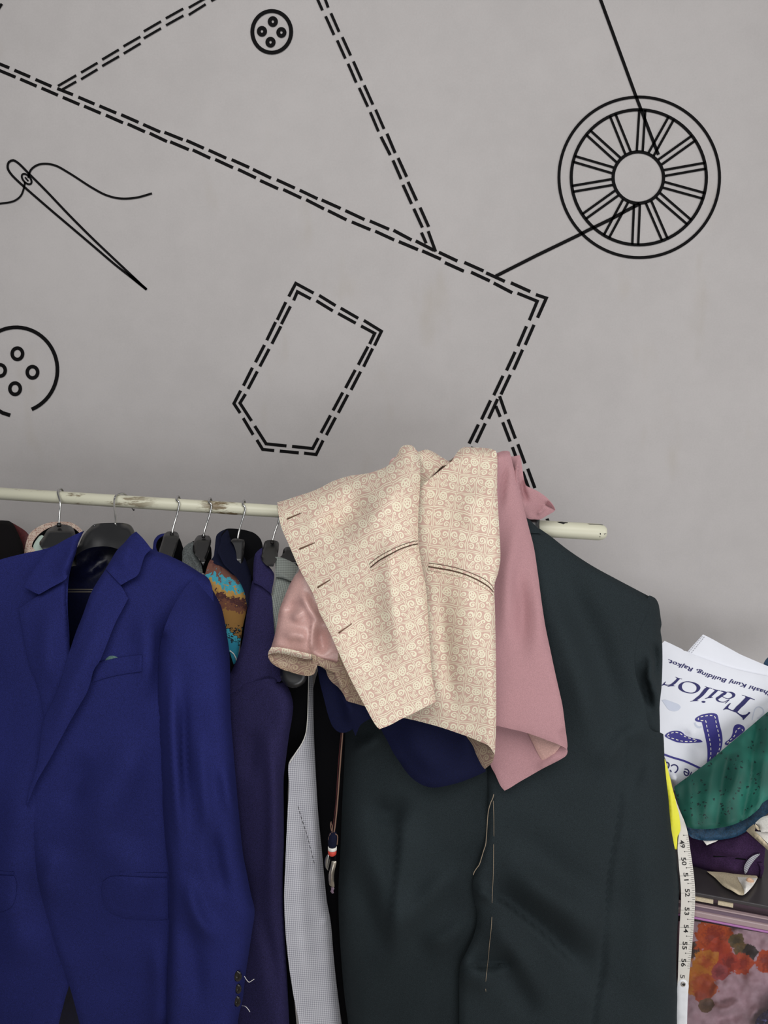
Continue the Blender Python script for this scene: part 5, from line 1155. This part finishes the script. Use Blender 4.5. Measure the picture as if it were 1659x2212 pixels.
for k in range(3):
    M = Mesh()
    if k == 0: fill(M, smooth_closed(Z('w7', [(60, 938), (110, 932), (220, 968), (290, 998), (312, 1030), (282, 1070), (215, 1085), (150, 1062), (110, 1012)]), 3), fP0, .0002, 3)
    elif k == 1: stroke(M, catmull(Z('w7', [(1260, 1200), (1275, 1120), (1300, 1050), (1340, 1025), (1390, 1040), (1415, 1090), (1380, 1150), (1330, 1180)]), 3), 2, fP0, .0002)
    else: stroke(M, catmull(Z('w7', [(500, 1235), (510, 1270), (560, 1300), (590, 1285)]), 3), 4, fP0, .0002)
    M.build('faint_print', MAT['print_ghost'], g, smooth=False, label='faint show-through print')

# ------------------------------------------------------------------ drawer unit (its top in view)
LZ = CAMZ - math.tan(PITCH + math.atan(822 / FPX)) * 1.18
FLp = P(1452, 1918.7, depth_at_z(1918.7, LZ)); FRp = P(1659, 1957, depth_at_z(1957, LZ))
FLp.z = FRp.z = LZ
e1 = (FRp - FLp).normalized(); e2 = Vector((-e1.y, e1.x, 0)); e3 = EZ.copy()
du = thing('drawer_unit', 'mauve plastic drawer unit with a smoked lid at the lower right', 'drawer unit', (FLp.x, FLp.y, 0))
WU, DU = .42, .34
def ub(name, mat, x0, x1, y0, y1, z0, z1, parent=du, label=None, bev=0):
    M = Mesh(); add_box(M, FLp, e1, e2, e3, x0, x1, y0, y1, z0, z1)
    o = M.build(name, mat, parent, smooth=False, label=label)
    if bev:
        b = o.modifiers.new('bevel', 'BEVEL'); b.width = bev; b.segments = 2
    return o
ub('lid', MAT['lid'], 0, WU, 0, DU, -.007, 0, label='smoked grey lid', bev=.0015)
ub('clear_rim', MAT['clear'], .0, WU, .002, .004, -.021, -.007)
ub('inner_frame', MAT['frame'], .004, WU - .004, .012, .02, -.021, -.007)
ub('cream_bar', MAT['cream'], .036, .066, -.001, .0018, -.0145, -.0078, label='cream bar under the lid')  # plain cream bars set just below the lid edge
ub('cream_bar', MAT['cream'], .0735, .097, -.001, .0018, -.0145, -.0078, label='cream bar under the lid')
ub('lid_lip', MAT['lip'], -.003, WU + .003, -.004, .004, -.0235, -.021, label='pale clear lip', bev=.0008)
ub('upper_rail', MAT['frame'], 0, WU, -.002, .01, -.031, -.0235)
ub('lid_lip', MAT['lip'], -.002, WU, -.006, .006, -.042, -.031, label='pale clear lip', bev=.002)
ub('magenta_edge', MAT['magenta'], -.002, WU, -.007, .004, -.0455, -.042, label='bright magenta edge', bev=.001)
H0 = LZ
zt, zb = -.0455, -.315
ub('drawer_front', MAT['clear'], 0, WU, -.003, -.001, zb, zt, label='see-through drawer front')
ub('drawer_tray', MAT['frame'], 0, WU, .25, .254, zb, zt)
ub('drawer_side', MAT['frame'], 0, .003, 0, .25, zb, zt); ub('drawer_side', MAT['frame'], WU - .003, WU, 0, .25, zb, zt)
ub('drawer_base', MAT['frame'], 0, WU, 0, .25, zb, zb + .004)
ub('side_wall', MAT['frame'], -.003, 0, .012, DU, -H0 + .0, -.007); ub('side_wall', MAT['frame'], WU, WU + .003, .012, DU, -H0, -.007)
for k in range(2):
    t1 = zb - .012 - k * .25
    ub('drawer_divider', MAT['lip'], -.002, WU, -.004, DU, t1, t1 + .012)
    ub('drawer_front', MAT['frame'], 0, WU, 0, .01, max(t1 - .236, -H0), t1)
# floral cloth in the top drawer
fo = FLp + e2 * .012
def drawer_plane(off):
    def f(x, y):
        out = []
        o = Vector((0, -WALL, CAMZ)); q = FLp + e2 * off
        for u, v in zip(np.atleast_1d(x), np.atleast_1d(y)):
            dr = P(u, v, 1.0) - o
            out.append(dr.y * ((q - o).dot(e2) / dr.dot(e2)))
        return np.array(out)
    return f
UO = (1480, 1990)
def og(c): return (min(255, c[0] * 1.12), min(255, c[1] * 1.35), c[2]) if c[0] > 2 * c[1] or c[0] > c[1] + 70 else c
def BL(x, y, r, c, c2):
    px, py = Z('v8', [(x, y)])[0]
    return ((px - UO[0]) * .0007, -(py - UO[1]) * .0007, r / 8.777 * .0007, og(c), og(c2))
blobs = [BL(150, 800, 150, (92, 84, 66), (70, 62, 50)), BL(560, 570, 330, (214, 84, 24), (168, 48, 20)), BL(640, 830, 210, (212, 70, 34), (190, 54, 30)), BL(980, 640, 130, (120, 118, 64), (80, 86, 48)), BL(1050, 800, 120, (140, 128, 70), (110, 108, 56)), BL(1240, 850, 130, (48, 54, 44), (36, 40, 36)),
         BL(400, 1080, 240, (224, 130, 38), (206, 86, 30)), BL(1080, 1080, 180, (214, 78, 40), (170, 44, 30)), BL(820, 1050, 180, (204, 62, 46), (150, 36, 36)), BL(250, 1400, 260, (222, 128, 40), (206, 100, 32)), BL(380, 1500, 200, (206, 88, 34), (190, 66, 30)), BL(650, 1230, 140, (180, 66, 84), (140, 44, 64)),
         BL(340, 1680, 130, (190, 70, 34), (170, 60, 34)), BL(400, 1850, 130, (132, 112, 74), (100, 84, 60)), BL(1560, 1030, 190, (214, 76, 34), (160, 44, 26))]
MAT['floral'] = floral('floral printed cloth', blobs)
fFl = plus(drawer_plane(.030), ridge(Z('v8', [(420, 1850), (700, 1950), (1000, 1880), (1160, 1900)]), 12, .008), ridge(Z('v8', [(680, 1380), (480, 1720)]), 6, .004), ridge(Z('v8', [(1000, 1250), (1300, 1450), (1560, 1380)]), 16, .006), ridge(Z('v8', [(500, 2050), (800, 2080), (1100, 2000)]), 12, -.006), ridge(Z('v8', [(1200, 2150), (1350, 1950), (1500, 1800)]), 10, .007), ridge(Z('v8', [(880, 350), (1040, 520), (1120, 720)]), 9, .004), ripple(.006, 30, 61), ripple(.003, 12, 62))
o = solid('floral_cloth', [(1466, 1990), (1500, 1990), (1600, 2007), (1700, 2025), (1790, 2050), (1790, 2226), (1466, 2226)], fFl, MAT['floral'], step=5, thick=.012, uvo=UO, roll=0)
tag(o, 'white cloth printed with orange flowers inside the clear top drawer', 'cloth')
fFo = plus(drawer_plane(.006), ripple(.006, 9, 71), ripple(.004, 5, 72))
o = solid('foil_packet', [(1628, 2230), (1632, 2206), (1640, 2194), (1650, 2186), (1662, 2178), (1700, 2160), (1760, 2170), (1760, 2232), (1628, 2232)], fFo, MAT['foil'], step=3.2, thick=.004, corner=30)
tag(o, 'crumpled shiny blue packet at the bottom right corner in the drawer', 'packet')

# ------------------------------------------------------------------ clothes piled on the drawer unit
o = thing('purple_garment', 'rolled aubergine garment with a black and white braid lying on the drawer unit lid', 'garment', P(1570, 1890, 1.22))
fV = plus(tps([(1480, 1800, 1.262), (1490, 1870, 1.25), (1577, 1891, 1.222), (1644, 1895, 1.208), (1570, 1840, 1.205), (1640, 1830, 1.195), (1590, 1795, 1.235), (1660, 1850, 1.215)]), edge([(1480, 1868), (1536, 1884), (1577, 1890), (1644, 1896), (1680, 1898)], 14, .012), ridge([(1540, 1850), (1575, 1853), (1612, 1857)], 3.5, -.004), ridge([(1500, 1830), (1560, 1835), (1630, 1840)], 16, .004), ridge([(1550, 1872), (1600, 1878)], 8, .003), ripple(.003, 24, 51))
solid('rolled_body', [(1470, 1790), (1500, 1800), (1560, 1800), (1620, 1790), (1650, 1796), (1654, 1820), (1652, 1845), (1650, 1865), (1647, 1890), (1644, 1895.5), (1620, 1894.5), (1577, 1891), (1556, 1888), (1536, 1885), (1515, 1879), (1496, 1872.5), (1470, 1864)], fV, MAT['aubergine'], o, step=6, back=plus(fV, .012))
solid('braid', Z('w8', [(1225, 960), (1235, 920), (1270, 850), (1310, 800), (1370, 750), (1440, 715), (1520, 700), (1500, 730), (1440, 790), (1390, 850), (1340, 920), (1300, 990), (1275, 1050), (1245, 1062), (1228, 1010)]), plus(fV, -.006), MAT['zigzag'], o, step=4, thick=.003, rot=-35)
solid('rolled_end', Z('w8', [(1480, 870), (1560, 870), (1590, 920), (1580, 1020), (1545, 1120), (1500, 1135), (1520, 1050), (1520, 960)]), plus(fV, -.006), MAT['aubergine'], o, step=4, thick=.008)
M = Mesh(); stroke(M, catmull([(1541, 1850), (1560, 1851), (1590, 1854), (1611, 1857)], 4), 2.6, plus(fV, -.0006), .0004); M.build('pocket_slit', MAT['blackcl'], o)
def on_lid(off=.0):
    def f(x, y):
        b = (np.asarray(y, float) - CY0) / FPX
        return (CAMZ - LZ - off) / ((SP + b * CP) / (CP - b * SP))
    return f
cg = thing('cream_garment', 'cream cloth corner with a beige button hanging from under the aubergine roll', 'garment', P(1590, 1930, 1.18))
fQ = plus(on_lid(.008), ridge([(1545, 1893), (1575, 1915), (1604, 1931)], 5, .004), ridge([(1604, 1900), (1612, 1915), (1608, 1930)], 5, .006))
solid('cloth', Z('w8', [(560, 1020), (610, 1062), (700, 1130), (770, 1200), (840, 1270), (920, 1325), (1000, 1362), (1070, 1405), (1130, 1440), (1175, 1450), (1215, 1448), (1262, 1415), (1320, 1358), (1380, 1290), (1430, 1215), (1475, 1135), (1440, 1060), (1100, 1050), (800, 1030)]), fQ, MAT['cream'], cg, step=4, thick=.004)
solid('turned_fold', Z('w8', [(1110, 1120), (1290, 1130), (1470, 1138), (1430, 1215), (1380, 1290), (1320, 1358), (1262, 1415), (1225, 1440), (1228, 1380), (1205, 1310), (1170, 1240), (1130, 1180)]), plus(fQ, -.004), MAT['whitecl'], cg, step=3.5, thick=.003)
M = Mesh()
bc = Z('w8', [(1340, 1195)])[0]; bd = fQ(np.array([bc[0]]), np.array([bc[1]]))[0] - .008
solid('button', circle2d(bc, 10, 6.5, 22, math.radians(35)), plus(lambda x, y: bd + 0 * np.asarray(x), edge(circle2d(bc, 10, 6.5, 22, math.radians(35)), 3, .0015)), MAT['shell'], cg, step=2.5, thick=.003)
o = solid('white_cloth', Z('w8', [(440, 430), (780, 430), (745, 470), (640, 515), (555, 550), (520, 505), (488, 466)]), tps([(1519, 1814, 1.222), (1553, 1814, 1.222), (1527, 1826, 1.212)]), MAT['whitecl'], step=3, thick=.002)
tag(o, 'small white cloth corner peeking out below the teal facing', 'cloth')
o = thing('cream_shirt', 'cream folded shirt with a rolled white collar at the right edge', 'shirt', P(1660, 1840, 1.2))
solid('placket', Z('w8', [(1265, 290), (1300, 250), (1400, 170), (1440, 200), (1420, 290), (1500, 370), (1659, 540), (2000, 900), (2000, 980), (1659, 640), (1500, 500), (1390, 400)]), plus(tps([(1613, 1791, 1.205), (1659, 1830, 1.19), (1700, 1870, 1.18)]), crease(Z('w8', [(1380, 310), (1500, 420), (1659, 580)]), 5, .003)), MAT['cream'], o, step=4)
solid('body', Z('w8', [(1430, 300), (1640, 310), (2000, 280), (2000, 870), (1659, 520), (1520, 390)]), tps([(1633, 1797, 1.20), (1659, 1820, 1.19), (1700, 1800, 1.19)]), MAT['whitecl'], o, step=5)
solid('rolled_collar', Z('w8', [(1428, 150), (1500, 80), (1560, 40), (1659, 10), (2000, -60), (2000, 300), (1640, 308), (1540, 312), (1515, 270), (1480, 200)]), plus(tps([(1635, 1780, 1.195), (1659, 1765, 1.19), (1659, 1796, 1.175), (1700, 1770, 1.18)]), ridge(Z('w8', [(1430, 150), (1490, 210), (1520, 290)]), 3, -.003)), MAT['whitecl'], o, step=4, thick=.012)
solid('collar_fold', Z('w8', [(1422, 160), (1440, 175), (1480, 210), (1512, 280), (1480, 278), (1445, 240), (1430, 195)]), 1.186, MAT['cream'], o, step=3, thick=.004)

g = thing('green_garment', 'emerald green patterned garment with a teal facing, heaped below the white bag', 'garment', P(1560, 1815, 1.22))
GE = [(1475, 1764), (1482, 1783), (1492, 1789), (1525, 1790.5), (1567, 1786), (1598, 1775), (1629, 1756), (1644, 1740), (1659, 1728)]
fE = plus(tps([(1459, 1700, 1.255), (1511, 1663, 1.268), (1659, 1541, 1.33), (1480, 1783, 1.205), (1567, 1786, 1.19), (1640, 1740, 1.21), (1580, 1690, 1.225), (1659, 1640, 1.24), (1700, 1700, 1.22)]), ridge([(1645, 1545), (1630, 1610), (1617, 1700), (1598, 1800)], 8, -.0035, False), ridge([(1608, 1585), (1592, 1680), (1572, 1800)], 15, .0032, False), ridge([(1662, 1540), (1652, 1640), (1640, 1750)], 9, .003, False),
          ridge([(1545, 1640), (1528, 1720), (1520, 1800)], 13, .0025, False), ridge([(1580, 1610), (1560, 1700), (1545, 1800)], 9, -.0022, False), ridge([(1490, 1680), (1492, 1730), (1500, 1800)], 10, .002, False), edge(GE, 9, .006), ripple(.006, 45, 55))
solid('teal_facing', [(1470, 1760), (1478, 1782), (1484, 1793), (1487, 1801), (1492, 1808), (1502, 1812.5), (1515, 1815), (1530, 1816), (1546, 1815), (1568, 1812.5), (1588, 1808), (1604, 1801), (1619, 1791), (1638, 1775), (1658, 1757), (1690, 1735), (1680, 1700), (1500, 1750)], plus(tps([(1478, 1782, 1.222), (1515, 1812, 1.215), (1588, 1806, 1.208), (1650, 1760, 1.215), (1580, 1750, 1.235)]), edge([(1484, 1793), (1515, 1815), (1546, 1815), (1588, 1808), (1619, 1791), (1658, 1757)], 8, .006), ripple(.002, 14, 56)), MAT['teal'], g, step=5, label='dark teal facing')
solid('body', [(1456, 1700), (1460, 1697), (1469, 1690), (1500, 1668), (1542, 1636), (1570, 1612), (1600, 1587), (1625, 1566), (1659, 1537), (1720, 1490), (1760, 1480), (1760, 1700), (1700, 1715), (1659, 1727), (1646, 1736), (1640, 1746), (1629, 1756), (1615, 1767), (1598, 1775.5), (1585, 1781), (1567, 1786), (1545, 1789.5), (1525, 1791), (1505, 1790.5), (1492, 1789), (1485, 1786), (1481, 1780), (1477, 1770), (1472, 1756), (1466, 1738), (1461, 1720)], fE, MAT['green'], g, step=6, thick=.006)
solid('shoulder', [(1648, 1441), (1650, 1432), (1654, 1425), (1662, 1418), (1720, 1400), (1760, 1420), (1760, 1470), (1700, 1455), (1665, 1444)], tps([(1655, 1430, 1.45), (1720, 1420, 1.45), (1760, 1460, 1.44)]), MAT['teal'], g, step=5)

o = solid('yellow_tag', [(1434, 1636), (1437, 1642), (1441, 1654), (1445, 1670), (1449, 1686), (1453, 1704), (1458, 1722), (1462, 1740), (1466.5, 1757), (1469, 1775), (1470, 1792), (1467, 1801), (1464, 1806), (1463, 1820), (1463, 1835), (1456, 1834), (1450, 1790), (1443, 1722), (1434, 1650)], plus(tps([(1436, 1645, 1.214), (1466, 1757, 1.201), (1460, 1834, 1.189)]), crease([(1447, 1690), (1453, 1740), (1456, 1790)], 6, .002)), MAT['yellow'], step=5, thick=.0015)
tag(o, 'bright yellow plastic strip hanging along the right edge of the charcoal blazer', 'strip')

# ------------------------------------------------------------------ measuring tape
tp = thing('measuring_tape', 'white measuring tape hanging by the charcoal blazer, numbers 49 to 57 in view', 'measuring tape', P(1475, 2212, 1.185))
TL = Z('z8', [(440, -160), (470, -60), (500, 20), (515, 100), (520, 200), (510, 300), (504, 400), (512, 500), (520, 600), (530, 700), (538, 800), (540, 900), (538, 1000), (532, 1100), (526, 1200), (520, 1350), (514, 1500), (510, 1620), (508, 1700), (505, 1760), (502, 1800)])
TR = Z('z8', [(470, -160), (505, -60), (528, 0), (572, 100), (603, 200), (622, 300), (635, 400), (650, 500), (664, 600), (676, 700), (684, 800), (686, 900), (683, 1000), (678, 1100), (672, 1200), (659, 1350), (646, 1500), (633, 1620), (625, 1700), (621, 1760), (618, 1800)])
ft = tps([(x_ + o_, y_, d_) for x_, y_, d_ in [(1460, 1720, 1.222), (1475, 1780, 1.208), (1482, 1820, 1.193), (1490, 1860, 1.178), (1485, 1950, 1.169), (1475, 2100, 1.168), (1472, 2300, 1.168)] for o_ in (-30, 30)])
solid('tape', TL + TR[::-1], ft, MAT['tape'], tp, step=5, thick=.0009, roll=0, corner=60)
solid('end_tab', Z('z8', [(506, 1790), (520, 1765), (545, 1752), (580, 1752), (605, 1770), (618, 1800), (614, 1880), (608, 2000), (602, 2212), (598, 2700), (495, 2700), (497, 2212), (496, 2000), (498, 1880)]), plus(ft, -.0012, ripple(.001, 12, 77)), MAT['tapeend'], tp, step=4, thick=.002, label='white end tab')
ec = Z('z8', [(562, 1800)])[0]
M = Mesh(); stroke(M, circle2d(ec, 4.2, 4.6, 20), 1.8, plus(ft, -.0013), .0008, True); M.build('eyelet', MAT['clip'], tp)
M = Mesh(); fill(M, circle2d((ec[0] + .5, ec[1] + .5), 2.9, 3.2, 14), plus(ft, -.0013), .0003, 2); M.build('eyelet_hole', MAT['ink_black'], tp)
M = Mesh(); fn = plus(ft, -.0001)
yc = {49: (553, 345), 50: (570, 525), 51: (592, 683), 52: (606, 850), 53: (601, 1040), 54: (592, 1222), 55: (579, 1397), 56: (566, 1575)}
for n_, (cx_, cy_) in yc.items():
    cx_, cy_ = Z('z8', [(cx_, cy_)])[0]
    sl_ = {49: .22, 50: .16, 51: .12, 52: .05, 53: -.05, 54: -.08, 55: -.10, 56: -.08}[n_]
    text_on(M, str(n_), [(cx_ - 4.6 - sl_ * 8, cy_ - 8.5), (cx_ - 4.6 + sl_ * 8, cy_ + 8.5)], (9.6, -sl_ * 6), fn, .0003, bold=.012)
text_on(M, '5', [(Z('z8', [(556, 1710)])[0][0] - 4.6, 1752 + 1700 / 4.81), (Z('z8', [(556, 1710)])[0][0] - 5, 1752 + 1738 / 4.81)], (9.4, .6), fn, .0003)
M.build('number_print', MAT['ink_black'], tp, smooth=False, label='black inch numbers')
M = Mesh()
iy = [250, 420, 588, 750, 945, 1127, 1303, 1480, 1655]
al, ar = np.array(TL), np.array(TR)
for i in range(len(iy) - 1):
    for k in range(8):
        y_ = 1752 + (iy[i] + (iy[i + 1] - iy[i]) * k / 8) / 4.81
        xr = np.interp(y_, ar[:, 1], ar[:, 0]); xl = np.interp(y_, al[:, 1], al[:, 0]); w_ = xr - xl
        ln = {0: .44, 4: 1.0}.get(k, .26 if k % 2 == 0 else .20)
        dy = -1.2 if i < 4 else 1.5
        stroke(M, [(xr - .3, y_ + dy * .0), (xr - w_ * ln + .3, y_ - dy * ln)], .55 if k != 4 else .4, fn, .0002)
        if k == 0: fill(M, circle2d((xr - w_ * .46, y_ - dy * .4), 1.2, 1.2, 10), fn, .0002, 1)
M.build('tick_print', MAT['ink_black'], tp, smooth=False, label='thin black ruler ticks')

# ------------------------------------------------------------------ light and camera
def area(name, loc, target, size, sizey, power, color=(1, 1, 1)):
    L = bpy.data.lights.new(name, 'AREA'); L.shape = 'RECTANGLE'; L.size = size; L.size_y = sizey; L.energy = power; L.color = color
    o = bpy.data.objects.new(name, L); o.location = loc
    o.rotation_euler = (Vector(target) - Vector(loc)).to_track_quat('-Z', 'Y').to_euler(); col.objects.link(o)
    return o
area('ceiling_light', (-.1, -1.9, 2.75), (0, -.2, 1.1), 2.2, 1.2, 41, (1, .985, .965))
area('front_fill_light', (.9, -3.2, .75), (.2, 0, .9), 2.4, 1.4, 36, (.98, .985, 1))  # low frontal fill added to brighten the lower wall and garments
area('side_fill_light', (2.1, -1.3, 1.2), (.8, 0, .9), 1.0, 1.2, 17, (1, .99, .98))  # fill added at the right to lift the lower wall and bring out folds
w = bpy.data.worlds.new('room ambience'); scene.world = w; w.use_nodes = True
w.node_tree.nodes['Background'].inputs[0].default_value = (.93, .96, 1, 1)
w.node_tree.nodes['Background'].inputs[1].default_value = .15

cam = bpy.data.cameras.new('camera'); co = bpy.data.objects.new('camera', cam); col.objects.link(co)
cam.sensor_fit = 'VERTICAL'; cam.sensor_height = 36.0; cam.lens = 36.0 * FPX / 2212.0
cam.clip_start = .05
co.location = (0, -WALL, CAMZ); co.rotation_euler = (math.pi / 2 - PITCH, 0, 0)
scene.camera = co
vs = scene.view_settings
scene.display_settings.display_device = 'sRGB'
vs.view_transform = 'Standard'; vs.look = 'None'; vs.gamma = 1.0; vs.use_curve_mapping = False; vs.exposure = -0.28
